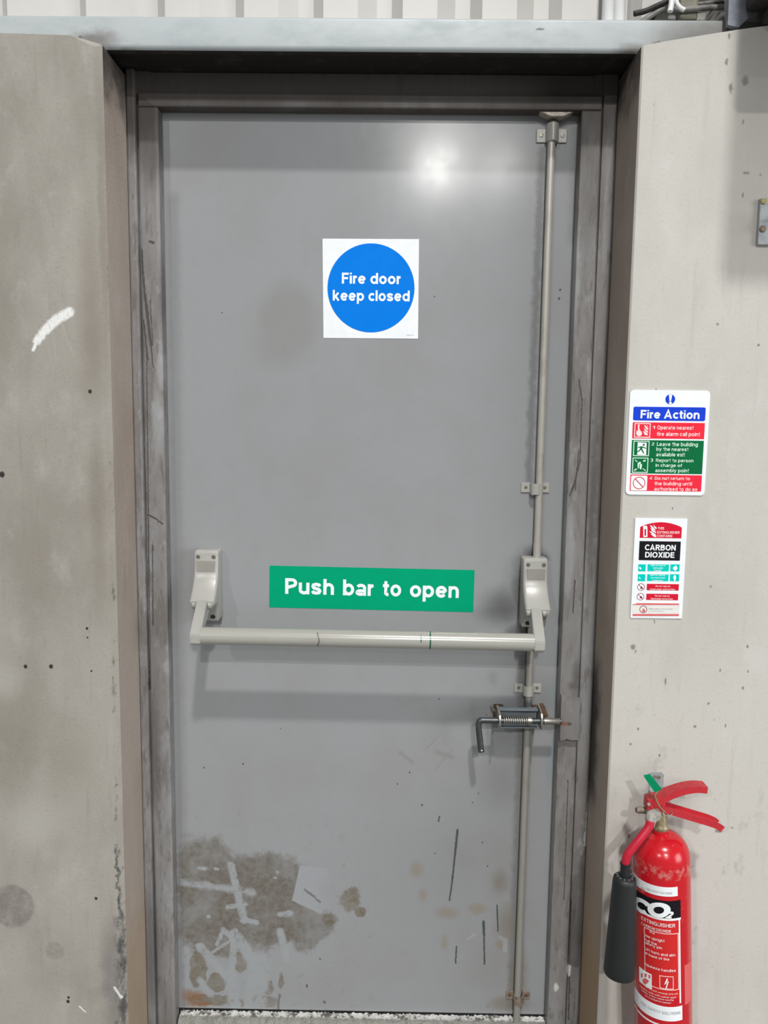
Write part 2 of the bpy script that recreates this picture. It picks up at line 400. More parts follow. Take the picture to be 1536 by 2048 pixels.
marks += [m.ellipse(pq, X(u, v), a, b, .6) for u, v, a, b in ((1491, 162, .007, .010), (1462, 176, .004, .011), (1453, 124, .0035, .006), (1458, 73, .003, .006), (1492, 346, .007, .003), (1487, 390, .0022, .006), (1486, 244, .0028, .006), (1437, 1662, .010, .004), (1272, 1303, .003, .004))]
m.mix(m.mul(m.union(marks), .72), (0.12, 0.115, 0.105))
m.mix(m.mul(m.union([m.ellipse(p, X(1290, 1610), .03, .10, .9), m.ellipse(p, X(1235, 2010), .04, .13, .9), m.ellipse(p, X(1350, 1600), .05, .05, .9)]), .32), (0.26, 0.245, 0.23))
m.mix(m.mul(m.ellipse(p, X(1530, 120), .06, .22, .9), .35), (0.33, 0.30, 0.275))
M_CONC_R = m.bump(h, 0.3, 0.0025).done()

# reveal faces of the right and left panel: browner, oil-smeared, base colour lifted in place of side light
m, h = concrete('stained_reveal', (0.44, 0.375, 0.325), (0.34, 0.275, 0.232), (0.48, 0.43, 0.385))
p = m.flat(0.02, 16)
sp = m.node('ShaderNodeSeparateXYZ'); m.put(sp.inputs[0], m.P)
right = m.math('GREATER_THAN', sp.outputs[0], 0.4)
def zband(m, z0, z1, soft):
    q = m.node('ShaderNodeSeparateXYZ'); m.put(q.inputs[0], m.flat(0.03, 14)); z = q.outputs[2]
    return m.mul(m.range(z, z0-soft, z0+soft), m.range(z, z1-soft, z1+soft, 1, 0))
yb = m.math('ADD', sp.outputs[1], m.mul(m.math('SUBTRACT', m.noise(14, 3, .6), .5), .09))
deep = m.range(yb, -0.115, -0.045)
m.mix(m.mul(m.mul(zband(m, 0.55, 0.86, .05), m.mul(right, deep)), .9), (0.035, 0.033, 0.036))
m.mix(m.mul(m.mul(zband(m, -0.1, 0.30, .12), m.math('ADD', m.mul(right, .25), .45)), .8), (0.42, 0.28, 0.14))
m.mix(m.mul(m.range(m.math('ADD', m.math('SUBTRACT', sp.outputs[2], 1.93), m.mul(m.math('SUBTRACT', m.noise(9, 4, .6), .5), .25)), .0, .12), .9), (0.035, 0.030, 0.027))  # reveal tops: recess shade under the lintel put into the colour
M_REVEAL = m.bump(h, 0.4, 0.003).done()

# galvanised lintel
m = Mat('galvanised_steel', (0.385, 0.418, 0.43), 0.5, 0.1)
n1 = m.noise(11, 5, .65, (1, 1, 2.2)); n2 = m.noise(60, 4, .6, (1, 1, .4))
m.mix(m.range(n1, .45, .75, 0, .5), (0.30, 0.335, 0.35)); m.mix(m.range(n2, .55, .8, 0, .35), (0.44, 0.475, 0.485))
pd = m.flat(.02, 20)
m.mix(m.mul(m.union([m.ellipse(pd, X(1420, 60), .12, .05, .8), m.ellipse(pd, X(1290, 95), .05, .03, .8), m.ellipse(pd, X(1500, 40), .09, .05, .6), m.ellipse(pd, X(175, 62), .05, .022, .8), m.ellipse(pd, X(240, 100), .03, .02, .8)]), .92), (0.15, 0.145, 0.135))
m.mix(m.mul(m.union([m.ellipse(m.flat(.004, 120), X(u, v), a, b, .5) for u, v, a, b in ((146, 58, .005, .004), (97, 57, .004, .003), (263, 94, .007, .005), (1087, 40, .009, .003), (1190, 95, .02, .007), (1330, 70, .015, .005))]), .8), (0.08, 0.08, 0.075))
m.rough(m.range(n1, .3, .8, .45, .6))
M_GALV = m.bump(n2, .12, .001).done()
m = Mat('shaded_underside', (0.030, 0.027, 0.024), .9, 0, .2)  # recess shade under the lintel, put into a near-black colour
n1 = m.noise(22, 4, .6); m.mix(m.range(n1, .5, .75, 0, .7), (0.065, 0.060, 0.055)); M_SOFFIT_SHADE = m.done()
M_GALV2 = simple('galvanised_plate', (0.40, 0.425, 0.44), .5, .3, .15, 50, .1)

# white-grey profiled cladding
m = Mat('cladding_paint', (0.52, 0.508, 0.485), .42)
n1 = m.noise(9, 4, .6, (1, 1, .25)); m.mix(m.range(n1, .45, .8, 0, .4), (0.43, 0.418, 0.395))
M_CLAD = m.done()

# painted steel of frame
m = Mat('frame_paint', (0.245, 0.240, 0.240), .33)
n1 = m.noise(7, 6, .65, (1, 1, .35)); n2 = m.noise(90, 4, .65, (1, 1, .18)); n3 = m.noise(30, 5, .7, (1, 1, .5), (2, 5, 1))
m.mix(m.range(n1, .40, .64, 0, .8), (0.150, 0.134, 0.124))
m.mix(m.range(n3, .53, .70, 0, .6), (0.325, 0.33, 0.335))
m.mix(m.range(n2, .52, .70, 0, .7), (0.10, 0.092, 0.088))
n5 = m.noise(16, 5, .7, (1, 1, .25), (7, 3, 5)); m.mix(m.range(n5, .55, .70, 0, .6), (0.11, 0.10, 0.094))
spz = m.node('ShaderNodeSeparateXYZ'); m.put(spz.inputs[0], m.P)
soot_shade = m.range(m.math('ADD', spz.outputs[2], m.mul(n1, .22)), 1.93, 2.10)  # soot and lintel shade over head and jamb tops, put into the colour
m.mix(m.mul(soot_shade, .9), (0.055, 0.045, 0.039))
Y = lambda u, v: xz(u, v, FRY)
pj = m.flat(.006, 60); pk = m.flat(.003, 150)
dk = [m.stroke(pk, Y(a, b), Y(c, d), wd, .5) for a, b, c, d, wd in (
    (283, 500, 290, 600, .0022), (290, 590, 302, 690, .003), (302, 690, 306, 735, .0012), (287, 640, 296, 720, .0016), (300, 600, 306, 690, .0010), (295, 1030, 310, 1036, .002), (310, 1036, 325, 1048, .0016), (297, 1035, 299, 1380, .0014), (305, 1090, 306, 1250, .0012), (293, 700, 297, 1030, .0012), (300, 483, 306, 485, .003),
    (1158, 760, 1164, 800, .0016), (1164, 800, 1160, 920, .0012), (1160, 920, 1148, 970, .0016), (1148, 970, 1140, 990, .0024), (1150, 980, 1158, 900, .001), (1146, 1225, 1150, 1160, .0015), (1143, 1800, 1137, 2040, .0014), (1136, 1560, 1128, 1800, .001))]
m.mix(m.mul(m.union(dk), .85), (0.045, 0.042, 0.042))
soft = [m.ellipse(pj, Y(u, v), a, b, .9) for u, v, a, b in ((1153, 1355, .012, .055), (1150, 1372, .020, .014), (300, 300, .035, .09), (310, 1500, .018, .2), (305, 1900, .03, .2), (325, 590, .010, .09), (1150, 1880, .03, .12), (1185, 1000, .01, .3), (1190, 1990, .03, .09), (1183, 330, .04, .22), (1198, 1420, .008, .10))]
m.mix(m.mul(m.union(soft), .68), (0.075, 0.068, 0.066))
lt = [m.ellipse(pj, Y(u, v), a, b, .6) for u, v, a, b in ((315, 840, .014, .09), (320, 740, .010, .05), (1150, 560, .012, .12), (1138, 1100, .014, .12))]
m.mix(m.mul(m.union(lt), .45), (0.40, 0.415, 0.43))
m.mix(m.mul(m.union([m.stroke(pj, Y(1183, 1555), Y(1171, 1690), .0042), m.stroke(pj, Y(1138, 1935), Y(1137, 1950), .004), m.ellipse(pj, Y(1112, 1975), .006, .012, .5)]), .85), (0.55, 0.57, 0.56))
m.mix(m.mul(m.union([m.ellipse(pk, Y(1127, 1443), .012, .006, .7), m.ellipse(pj, Y(1178, 2010), .016, .04, .7)]), .8), (0.25, 0.085, 0.05))
m.mix(m.mul(m.ellipse(pk, Y(1136, 1443), .006, .004, .5), .7), (0.05, 0.045, 0.045))
m.rough(m.math('ADD', m.range(n1, .3, .75, .26, .5), m.mul(soot_shade, .22)))
M_FRAME = m.bump(m.math('ADD', n2, m.mul(n3, .6)), .22, .0015).done()

# painted steel of the door leaf; the stains of its upper part, its hinge-side foot and its lock-side foot are written apart
SPLIT_Z = W(600, 1622, 0).z; SPLIT_X = W(775, 1800, 0).x
def door_paint(part):
    m = Mat('door_paint', (0.278, 0.287, 0.297), .20)
    n1 = m.noise(4.5, 5, .6); n2 = m.noise(26, 5, .65, (1, 1, .8), (3, 3, 3)); n3 = m.noise(180, 3, .6); n4 = m.noise(50, 4, .7, (1.4, 1, .10), (1, 2, 8))
    m.mix(m.range(n1, .42, .68, 0, .6), (0.262, 0.257, 0.261))
    m.mix(m.range(n2, .52, .75, 0, .35), (0.247, 0.253, 0.257))
    m.mix(m.range(n4, .56, .78, 0, .16), (0.22, 0.215, 0.21))
    p1 = m.flat(.012, 16); p2 = m.flat(.010, 45); p3 = m.flat(.0022, 150)
    D = lambda u, v: xz(u, v, 0)
    E_ = lambda p, u, v, a, b, s=.5: m.ellipse(p, D(u, v), a*MPP, b*MPP, s)
    S_ = lambda p, a, b, c, d, wd, s=.4: m.stroke(p, D(a, b), D(c, d), wd*MPP, s)
    # greasy hand smudge beside the round sign
    if part == 'up':
        m.mix(m.mul(m.union([E_(p1, 578, 640, 66, 85, .4), E_(p1, 560, 690, 70, 60, .8)]), .42), (0.215, 0.208, 0.198))
    # grime round the lock side, the bar ends and the edges, plus painted shadow at the housing
    if part == 'up':
        m.mix(m.mul(m.union([E_(p1, 1040, 1180, 24, 90, .8), E_(p1, 1010, 1215, 60, 50, .95), E_(p1, 1068, 1110, 30, 24, .8), E_(p1, 1035, 1265, 34, 26, .8)]), .72), (0.075, 0.075, 0.078))
    if part == 'up':
        m.mix(m.mul(m.union([E_(p2, 1050, 1185, 15, 88, .7), E_(p2, 1070, 1117, 32, 14, .7), E_(p2, 1062, 1262, 26, 16, .7)]), .9), (0.025, 0.025, 0.026))  # black halo at the lock housing: grime and its painted shadow together
    if part != 'll':
        m.mix(m.mul(m.union([E_(p1, 1075, 1400, 90, 60, .95), E_(p1, 1000, 1470, 60, 50, .9), E_(p1, 1000, 1560, 60, 80, .95), E_(p1, 410, 1190, 40, 90, .95)]), .42), (0.165, 0.165, 0.172))
    m.mix(m.mul(m.union([S_(p2, 1084, 300, 1058, 960, 7, .9), S_(p2, 1047, 1320, 1024, 2010, 9, .9)]), .55), (0.10, 0.10, 0.098))
    m.mix(m.mul(m.union([S_(p2, 345, 400, 366, 2010, 12, .9), S_(p2, 1155, 260, 1146, 480, 10, .9)]), .45), (0.17, 0.165, 0.165))
    if part == 'up':
        m.mix(m.mul(m.union([E_(p2, 1110, 1390, 20, 40, .8), E_(p1, 1105, 1520, 18, 60, .8)]), .4), (0.20, 0.26, 0.27))
    # brown scuffed patch low on the hinge side
    if part == 'll':
        brown = m.union([E_(p2, 478, 1752, 70, 56, .7), E_(p2, 400, 1850, 60, 60, .7), E_(p2, 410, 1725, 70, 70, .8), E_(p2, 540, 1745, 80, 52, .75), E_(p2, 530, 1800, 82, 75, .5), E_(p2, 430, 1805, 85, 75, .6), E_(p2, 570, 1845, 82, 52, .5), E_(p2, 450, 1870, 100, 60, .6), E_(p2, 610, 1865, 38, 50, .6), E_(p2, 500, 1830, 130, 90, .6), E_(p2, 610, 1848, 70, 44, .5), E_(p2, 400, 1780, 60, 90, .7), E_(p2, 575, 1770, 50, 60, .5)])
    if part == 'll':
        brown2 = m.union([E_(p2, 395, 1940, 24, 46, .35), E_(p2, 480, 1925, 17, 26, .25), E_(p2, 435, 1965, 24, 26, .35), E_(p2, 535, 1975, 15, 20, .3), E_(p2, 530, 2003, 34, 16, .4), E_(p2, 420, 2000, 60, 16, .5), E_(p2, 470, 2005, 24, 14, .4), E_(p2, 562, 1962, 7, 22, .35), E_(p2, 700, 1800, 30, 34, .8), E_(p2, 720, 1825, 16, 16, .6), E_(p2, 660, 1838, 24, 14, .6)])
    if part == 'll':
        p3 = m.flat(.006, 70); scrapes = m.union([S_(p3, 462, 1730, 488, 1840, 8, .35), S_(p3, 488, 1838, 512, 1845, 6, .4), S_(p2, 365, 1765, 505, 1785, 7, .8), S_(p3, 455, 1815, 490, 1808, 5, .5), S_(p3, 400, 1893, 460, 1960, 9, .3), S_(p3, 460, 1960, 470, 1880, 8, .3), S_(p3, 470, 1870, 520, 1940, 13, .3), S_(p3, 447, 1860, 470, 1880, 6, .4), S_(p3, 560, 1862, 575, 1920, 8, .5), S_(p3, 372, 1900, 372, 1970, 8, .4), S_(p3, 520, 1930, 510, 2010, 24, .3), S_(p3, 460, 1950, 470, 2010, 14, .4), S_(p3, 400, 1960, 420, 1990, 7, .5), S_(p3, 434, 1890, 446, 1862, 4, .4), S_(p3, 425, 1905, 462, 1880, 3, .4), S_(p3, 560, 1830, 580, 1826, 6, .5), E_(p3, 404, 1737, 12, 5, .4), E_(p3, 417, 1834, 6, 5, .4), E_(p3, 433, 1737, 7, 4, .5), E_(p3, 555, 1744, 4, 3, .4), E_(p3, 550, 1756, 5, 2.5, .4)])
    if part == 'll':
        scrapes = m.mul(scrapes, m.range(m.noise(48, 5, .7, (1, 1, 1), (3, 9, 1)), .34, .52, .15, 1)); tape = m.poly(m.flat(.0015, 120), [D(600, 1731), D(655, 1738), D(664, 1800), D(642, 1828), D(584, 1801)], .0012)
    if part == 'll':
        keep = m.math('SUBTRACT', 1.0, m.math('MAXIMUM', scrapes, tape), True)
    if part == 'll':
        nr = m.math('SUBTRACT', m.noise(38, 6, .72, (1, 1, 1), (6, 1, 3)), .5)
    if part == 'll':
        brown = m.range(m.math('ADD', brown, m.mul(nr, 1.5)), .06, .62); brown2 = m.range(m.math('ADD', brown2, m.mul(nr, 1.6)), .22, .70)
    if part == 'll':
        bt = m.mul(m.range(m.noise(70, 5, .7), .3, .7, .6, 1), m.range(m.noise(11, 4, .6, (1, 1, 1), (2, 2, 2)), .3, .6, .5, 1))
    if part == 'll':
        m.mix(m.mul(m.mul(m.mul(brown, keep), bt), 1.0), (0.122, 0.104, 0.081))
    if part == 'll':
        m.mix(m.mul(m.mul(m.mul(brown2, keep), bt), .90), (0.135, 0.108, 0.068))
    if part == 'll':
        m.mix(m.mul(scrapes, .45), (0.31, 0.335, 0.35))
    if part == 'll':
        m.mix(m.mul(m.union([E_(p2, 385, 1992, 30, 17, .7), E_(p2, 400, 2008, 40, 8, .7)]), .7), (0.22, 0.105, 0.045))
    if part == 'll':
        pass
    # tape ghost
    if part == 'll':
        m.mix(m.mul(tape, m.mul(.42, m.math('SUBTRACT', 1, E_(p1, 660, 1790, 34, 60, .9)))), (0.32, 0.335, 0.365))
    if part == 'll':
        m.mix(m.mul(m.union([S_(p3, 610, 1779, 640, 1804, 2.4, .4), S_(p3, 559, 1990, 556, 2016, 3, .4)]), .8), (0.13, 0.12, 0.12))
    # brown drips on the rod side low down
    if part == 'lr':
        m.mix(m.mul(m.union([E_(p2, 1035, 1960, 24, 90, .7), E_(p2, 1015, 1850, 30, 60, .9), E_(p2, 1020, 2008, 50, 22, .6), E_(p2, 1000, 1765, 22, 34, .9)]), .62), (0.185, 0.165, 0.128))
    if part == 'lr':
        m.mix(m.mul(m.union([E_(p2, 895, 1826, 30, 16, .8), E_(p2, 955, 1818, 26, 14, .7), E_(p2, 833, 1738, 18, 24, .9), E_(p2, 845, 1790, 10, 18, .9), E_(p2, 890, 1885, 10, 22, .9), E_(p2, 976, 2013, 7, 6, .6), E_(p2, 1000, 1890, 14, 12, .7)]), .55), (0.25, 0.20, 0.14))
    if part == 'lr':
        m.mix(m.mul(m.union([S_(p3, 1010, 1880, 1010, 1900, 5, .5), S_(p3, 1000, 1874, 1012, 1882, 3, .5), S_(p3, 950, 1868, 936, 1878, 2, .5)]), .4), (0.40, 0.42, 0.43))
    # dark paint runs and nicks
    if part == 'lr':
        runs = [S_(p3, *q, .35) for q in ((915, 1660, 911, 1700, 2.5), (911, 1700, 904, 1765, 2.0), (904, 1765, 899, 1800, 1.7), (927, 1567, 924, 1598, 1.8), (967, 1843, 968, 1870, 2.6), (968, 1870, 969, 1928, 1.8), (994, 1810, 996, 1862, 1.5), (913, 1893, 911, 1926, 1.7), (879, 1633, 877, 1643, 1.4))]
        m.mix(m.mul(m.union(runs), .9), (0.045, 0.062, 0.062))
    if True:
        nk = [E_(p3, u, v, r, r*1.2, .5) for u, v, r in [t for t in ((844, 1610, 2.2), (819, 1545, 2), (795, 1568, 2), (878, 1398, 2), (957, 1587, 1.8), (965, 1685, 1.6), (975, 1732, 2), (870, 1707, 1.6), (945, 1605, 1.6), (486, 1528, 2.2), (444, 625, 1.6), (869, 593, 1.6), (1120, 580, 2.5), (1118, 597, 2.5), (973, 1430, 1.5), (561, 1457, 1.6), (408, 1535, 2), (614, 1972, 3), (640, 1918, 2.4), (650, 2004, 3)) if (t[1] < 1622) == (part == 'up') and (part == 'up' or (t[0] < 775) == (part == 'll'))]]
        m.mix(m.mul(m.union(nk), .85), (0.05, 0.048, 0.046))
    if part == 'up': m.mix(m.mul(m.union([S_(p3, 800, 1505, 825, 1525, 4, .8), S_(p3, 875, 1505, 905, 1515, 5, .8), S_(p3, 870, 1540, 905, 1500, 1.5, .6), S_(p3, 880, 1470, 850, 1500, 1.2, .6), E_(p2, 985, 1355, 16, 20, .8)]), .35), (0.18, 0.17, 0.155))
    m.rough(m.range(n2, .3, .75, .14, .17))
    return m.bump(m.math('ADD', m.mul(n3, .15), n1), .02, .002).done()
M_DOORS = [door_paint(q) for q in ('up', 'll', 'lr')]

# silver-grey powder-coated panic hardware
m = Mat('silver_paint', (0.385, 0.38, 0.352), .33, .05)
n1 = m.noise(30, 4, .6); m.mix(m.range(n1, .5, .8, 0, .4), (0.31, 0.30, 0.272))
M_SILV = m.done()
m = Mat('silver_bar_paint', (0.365, 0.36, 0.328), .22, .05)
n1 = m.noise(26, 4, .6, (.4, 1, 1)); m.mix(m.range(n1, .5, .8, 0, .4), (0.30, 0.285, 0.25))
pb = m.flat(.0012, 120); B = lambda u, v: xz(u, v, -.14)
m.mix(m.union([m.stroke(pb, B(861, 1262), B(860, 1300), .0015), m.stroke(pb, B(842, 1272), B(842, 1283), .0011)]), (0.01, 0.10, 0.055))
m.mix(m.mul(m.union([m.stroke(pb, B(635, 1266), B(639, 1280), .0013), m.stroke(pb, B(639, 1280), B(635, 1292), .0016)]), .85), (0.12, 0.12, 0.11))
sb_ = m.node('ShaderNodeSeparateXYZ'); m.put(sb_.inputs[0], m.P)
m.mix(m.mul(m.range(m.math('ADD', sb_.outputs[2], m.mul(n1, .012)), .908, .896), .55), (0.20, 0.18, 0.14))
M_BAR = m.done()
M_SILV_DK = simple('recessed_label_plate', (0.29, 0.28, 0.255), .5, .05, .05)
m = Mat('worn_rod_paint', (0.45, 0.435, 0.395), .38, .2)
n1 = m.noise(24, 5, .65, (1, 1, .5)); m.mix(m.range(n1, .5, .72, 0, .6), (0.31, 0.285, 0.235))
sp = m.node('ShaderNodeSeparateXYZ'); m.put(sp.inputs[0], m.P)
m.mix(m.mul(m.range(sp.outputs[2], .95, .8), .6), (0.24, 0.235, 0.215))
m.mix(m.mul(m.mul(m.range(sp.outputs[2], .70, .72), m.range(sp.outputs[2], .775, .755)), .8), (0.06, 0.07, 0.072))
M_ROD = m.done()
M_SCREW = simple('dull_screw', (0.30, 0.29, 0.25), .4, .8, .2, 200)
M_DARK = simple('dark_hole', (0.02, 0.02, 0.02), .8)
M_RUSTY = simple('rusty_steel', (0.30, 0.24, 0.19), .65, .2, .3, 120, .2)
M_RUSTOR = simple('orange_rust', (0.15, 0.085, 0.05), .85, 0, .3, 150, .3)
m = Mat('blackened_steel', (0.075, 0.082, 0.086), .36, .6)
n1 = m.noise(60, 4, .6); m.mix(m.range(n1, .5, .75, 0, .6), (0.16, 0.165, 0.165)); M_BOLT = m.done()
m = Mat('bright_steel', (0.40, 0.385, 0.35), .35, .8)
n1 = m.noise(70, 4, .6); m.mix(m.range(n1, .5, .75, 0, .6), (0.21, 0.195, 0.17)); M_STEEL = m.done()
M_BLUEGREY = simple('blue_grey_paint', (0.175, 0.205, 0.23), .5, .1, .12, 50)

def ink(name, c, rough=.5): return simple(name, c, rough, 0, .03, 30, 0, .06)
K_WHITE = ink('sign_white', (0.80, 0.83, 0.86)); K_BLUE = ink('sign_blue', (0.0005, 0.185, 0.72)); K_GREEN = ink('sign_green', (0.0, 0.325, 0.160))
K_DBLUE = ink('print_blue', (0.012, 0.055, 0.60)); K_RED = ink('print_red', (0.80, 0.028, 0.055)); K_DGREEN = ink('print_green', (0.004, 0.14, 0.045))
K_DRED = ink('print_dark_red', (0.62, 0.012, 0.035)); K_BLACK = ink('print_black', (0.012, 0.011, 0.014)); K_TEAL = ink('print_teal', (0.0, 0.56, 0.49))
K_GREY = ink('print_grey', (0.42, 0.42, 0.43)); K_LWHITE = ink('letter_white', (0.82, 0.86, 0.88)); K_PINK = ink('letter_pink_white', (0.86, 0.70, 0.70)); K_PGREEN = ink('letter_green_white', (0.62, 0.80, 0.68))
K_MAROON = ink('print_maroon', (0.30, 0.03, 0.06)); K_CREAM = ink('sticker_cream', (0.72, 0.71, 0.68)); K_SOFTRED = ink('print_soft_red', (0.66, 0.13, 0.13))
m = Mat('extinguisher_red', (0.52, 0.008, 0.016), .22)
n1 = m.noise(34, 5, .65); n2 = m.noise(120, 3, .6)
m.mix(m.range(n1, .58, .75, 0, .35), (0.42, 0.03, 0.03)); m.mix(m.mul(m.range(n2, .60, .75), m.range(n1, .5, .6)), (0.50, 0.16, 0.14))
sp = m.node('ShaderNodeSeparateXYZ'); m.put(sp.inputs[0], m.P)
dust = m.mul(m.mul(m.range(sp.outputs[2], .520, .528), m.range(sp.outputs[2], .552, .540)), m.range(m.noise(80, 4, .7), .46, .60))
m.mix(m.mul(dust, .6), (0.55, 0.25, 0.22)); M_RED = m.done()
M_REDLEV = simple('lever_red', (0.52, 0.022, 0.034), .42, 0, .12, 90)
M_REDHOSE = simple('hose_red', (0.54, 0.014, 0.040), .36, 0, .1, 60)
m = Mat('horn_black', (0.012, 0.014, 0.015), .5)
n1 = m.noise(40, 5, .7, (1, 1, .3)); m.mix(m.range(n1, .55, .78, 0, .5), (0.035, 0.036, 0.038)); M_HORN = m.done()
M_BRASS = simple('tarnished_brass', (0.42, 0.35, 0.22), .4, .6, .25, 120)
M_NICKEL = simple('nickel_boss', (0.56, 0.55, 0.50), .35, .5, .2, 120)
M_TAG = ink('green_tag', (0.0, 0.20, 0.085)); M_STRING = simple('seal_string', (0.26, 0.25, 0.10), .6)
M_RUBBER = simple('black_rubber', (0.022, 0.021, 0.021), .6, 0, .2, 60)
M_WPLASTIC = simple('white_plastic', (0.86, 0.87, 0.87), .3, 0, .03, 30)
M_DIRTYPL = simple('dusty_grey_plastic', (0.24, 0.23, 0.22), .6, 0, .3, 60, .2)

# ================================================================== THE SETTING
# floor of the hall, dusty concrete
m, h = concrete('floor_concrete', (0.20, 0.198, 0.185), (0.13, 0.128, 0.118), (0.27, 0.27, 0.258))
M_FLOOR = m.bump(h, .6, .004).done()
FZ = -0.034
tag(obj('floor', BX(-3.0, 4.0, -9.0, 0.30, FZ-.12, FZ), M_FLOOR), 'dusty grey concrete floor in front of the door', None, 'structure')

# left concrete panel: front, chamfered arris, reveal
XL, XR = -0.066, 0.919
def panel(name, poly, yf, yb, mats, label, reveal_sign):
    """poly: x,z outline of the front; the faces turned to the opening take the reveal material"""
    bm = bmesh.new(); prism(bm, poly, yf, yb)
    bmesh.ops.recalc_face_normals(bm, faces=bm.faces)
    ed = [e for e in bm.edges if all(abs(v.co.y-yf) < 1e-6 and abs(v.co.x-(XL if reveal_sign > 0 else XR)) < .02 for v in e.verts)]
    r = bmesh.ops.bevel(bm, geom=ed, offset=.011 if reveal_sign > 0 else .003, segments=1, affect='EDGES')
    me = bpy.data.meshes.new(name)
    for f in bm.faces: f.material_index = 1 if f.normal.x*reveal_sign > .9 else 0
    bm.to_mesh(me); bm.free()
    for k in mats: me.materials.append(k)
    o = bpy.data.objects.new(name, me); COL.objects.link(o)
    return tag(o, label, None, 'structure')
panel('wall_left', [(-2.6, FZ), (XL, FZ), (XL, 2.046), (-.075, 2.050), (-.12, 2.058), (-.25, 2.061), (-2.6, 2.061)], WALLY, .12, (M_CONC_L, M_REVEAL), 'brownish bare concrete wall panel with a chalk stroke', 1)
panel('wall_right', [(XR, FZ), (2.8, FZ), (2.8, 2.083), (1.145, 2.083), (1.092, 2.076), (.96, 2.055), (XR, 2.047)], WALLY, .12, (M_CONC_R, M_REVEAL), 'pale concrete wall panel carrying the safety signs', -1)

# galvanised channel lintel over the opening, its lower lip rolled
LY = -.138; LZ0 = W(768, 103, LY).z; LZ1 = W(768, 34, LY).z
prof = [(.10, LZ0+.012), (LY+.018, LZ0+.012), (LY+.018, LZ0), (LY+.010, LZ0)] + [(LY+.010-.010*math.sin(a), LZ0+.010-.010*math.cos(a)) for a in [math.radians(15*k) for k in range(1, 7)]]
prof += [(LY+.006-.006*math.cos(a), LZ1-.006+.006*math.sin(a)) for a in [math.radians(18*k) for k in range(0, 6)]] + [(.10, LZ1), (.10, LZ1-.004), (LY+.008, LZ1-.006), (LY+.008, LZ0+.018), (.10, LZ0+.016)]
# its ends are cast into the concrete panels on both sides
lint = obj('trim_1', prism(bmesh.new(), prof, -2.55, 2.75, 'x'), M_GALV, None, 30)
lint.data.materials.append(M_SOFFIT_SHADE)
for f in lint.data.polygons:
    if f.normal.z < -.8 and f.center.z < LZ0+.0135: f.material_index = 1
tag(lint, 'pale galvanised steel lintel over the door opening', None, 'structure')

# profiled cladding above
period = .152; cuts = []
xs = W(12, 20, -.09).x
x = xs - period*17
while x < 2.7:
    for dx, y in ((0, -.085), (.066, -.085), (.102, -.060), (.131, -.060)):
        cuts.append((x+dx, y))
    x += period
bm = bmesh.new(); rows = []
for z in (LZ1-.0005, 4.2):
    rows.append([bm.verts.new((cx, cy, z)) for cx, cy in cuts])
    rows.append([bm.verts.new((cx, cy+.0012, z)) for cx, cy in cuts])
for i in range(len(cuts)-1):
    bm.faces.new((rows[0][i], rows[0][i+1], rows[2][i+1], rows[2][i]))
    bm.faces.new((rows[1][i], rows[3][i], rows[3][i+1], rows[1][i+1]))
    bm.faces.new((rows[0][i], rows[1][i], rows[1][i+1], rows[0][i+1]))
tag(obj('wall_upper', bm, M_CLAD), 'off-white trapezoidal steel cladding above the lintel', None, 'structure')

# door frame
fr = thing('trim_2', (.425, 0, FZ), 'grey painted steel door frame with scratched jambs', None, 'structure')
HZ = W(768, 217, FRY).z; HZ2 = W(768, 188, FRY).z
bm = bmesh.new(); box(bm, -.044, -.003, FRY, -.002, FZ, HZ, .003); obj('jamb', bm, M_FRAME, fr)
bm = bmesh.new(); box(bm, XL+.0005, -.047, FRY-.008, .06, FZ, LZ0+.011, .004); box(bm, -.0475, -.020, FRY+.008, .06, FZ, LZ0+.011); obj('jamb_flange', bm, M_FRAME, fr)
bm = bmesh.new(); box(bm, .8465, .8875, FRY, -.002, FZ, HZ, .003); obj('jamb', bm, M_FRAME, fr)
bm = bmesh.new(); box(bm, .8895, XR-.0005, FRY+.001, .06, FZ, LZ0+.011, .003); box(bm, .872, .890, FRY+.008, .06, FZ, LZ0+.011); obj('jamb_flange', bm, M_FRAME, fr)
bm = bmesh.new(); box(bm, -.044, .8875, FRY, -.002, HZ, HZ2, .003); obj('head', bm, M_FRAME, fr)
bm = bmesh.new(); box(bm, -.046, .889, FRY+.010, .06, HZ2, LZ0+.011, .002); obj('head_flange', bm, M_FRAME, fr)
# bolt keep welded on the lock jamb, with a chipped lower edge
k0 = W(1117, 1396, -.060); k1 = W(1160, 1486, -.060)
bm = bmesh.new()
poly = [(k0.x, k1.z+.002), (k0.x+.012, k1.z-.002), (k0.x+.024, k1.z+.003), (k0.x+.034, k1.z), (k1.x, k1.z+.001), (k1.x, k0.z-.006), (k1.x-.008, k0.z), (k0.x+.004, k0.z+.001), (k0.x, k0.z-.004)]
prism(bm, [(max(a, .8475), b) for a, b in poly], -.047, FRY+.0002); obj('bolt_keep', bm, M_FRAME, fr)

# door leaf
dr = thing('door_1', (.425, .02, 0), 'grey painted steel fire door, scuffed brown low on its hinge side', None, 'structure')
bm = BX(-.014, .866, .0, .045, .002, 2.013, bev=.002)
for co, no in (((0, 0, SPLIT_Z), (0, 0, 1)), ((SPLIT_X, 0, 0), (1, 0, 0))):
    bmesh.ops.bisect_plane(bm, geom=list(bm.verts)+list(bm.edges)+list(bm.faces), plane_co=co, plane_no=no)
leaf = obj('leaf', bm, M_DOORS[0], dr)
for k in M_DOORS[1:]: leaf.data.materials.append(k)
for f in leaf.data.polygons: f.material_index = 0 if f.center.z > SPLIT_Z else 1 if f.center.x < SPLIT_X else 2

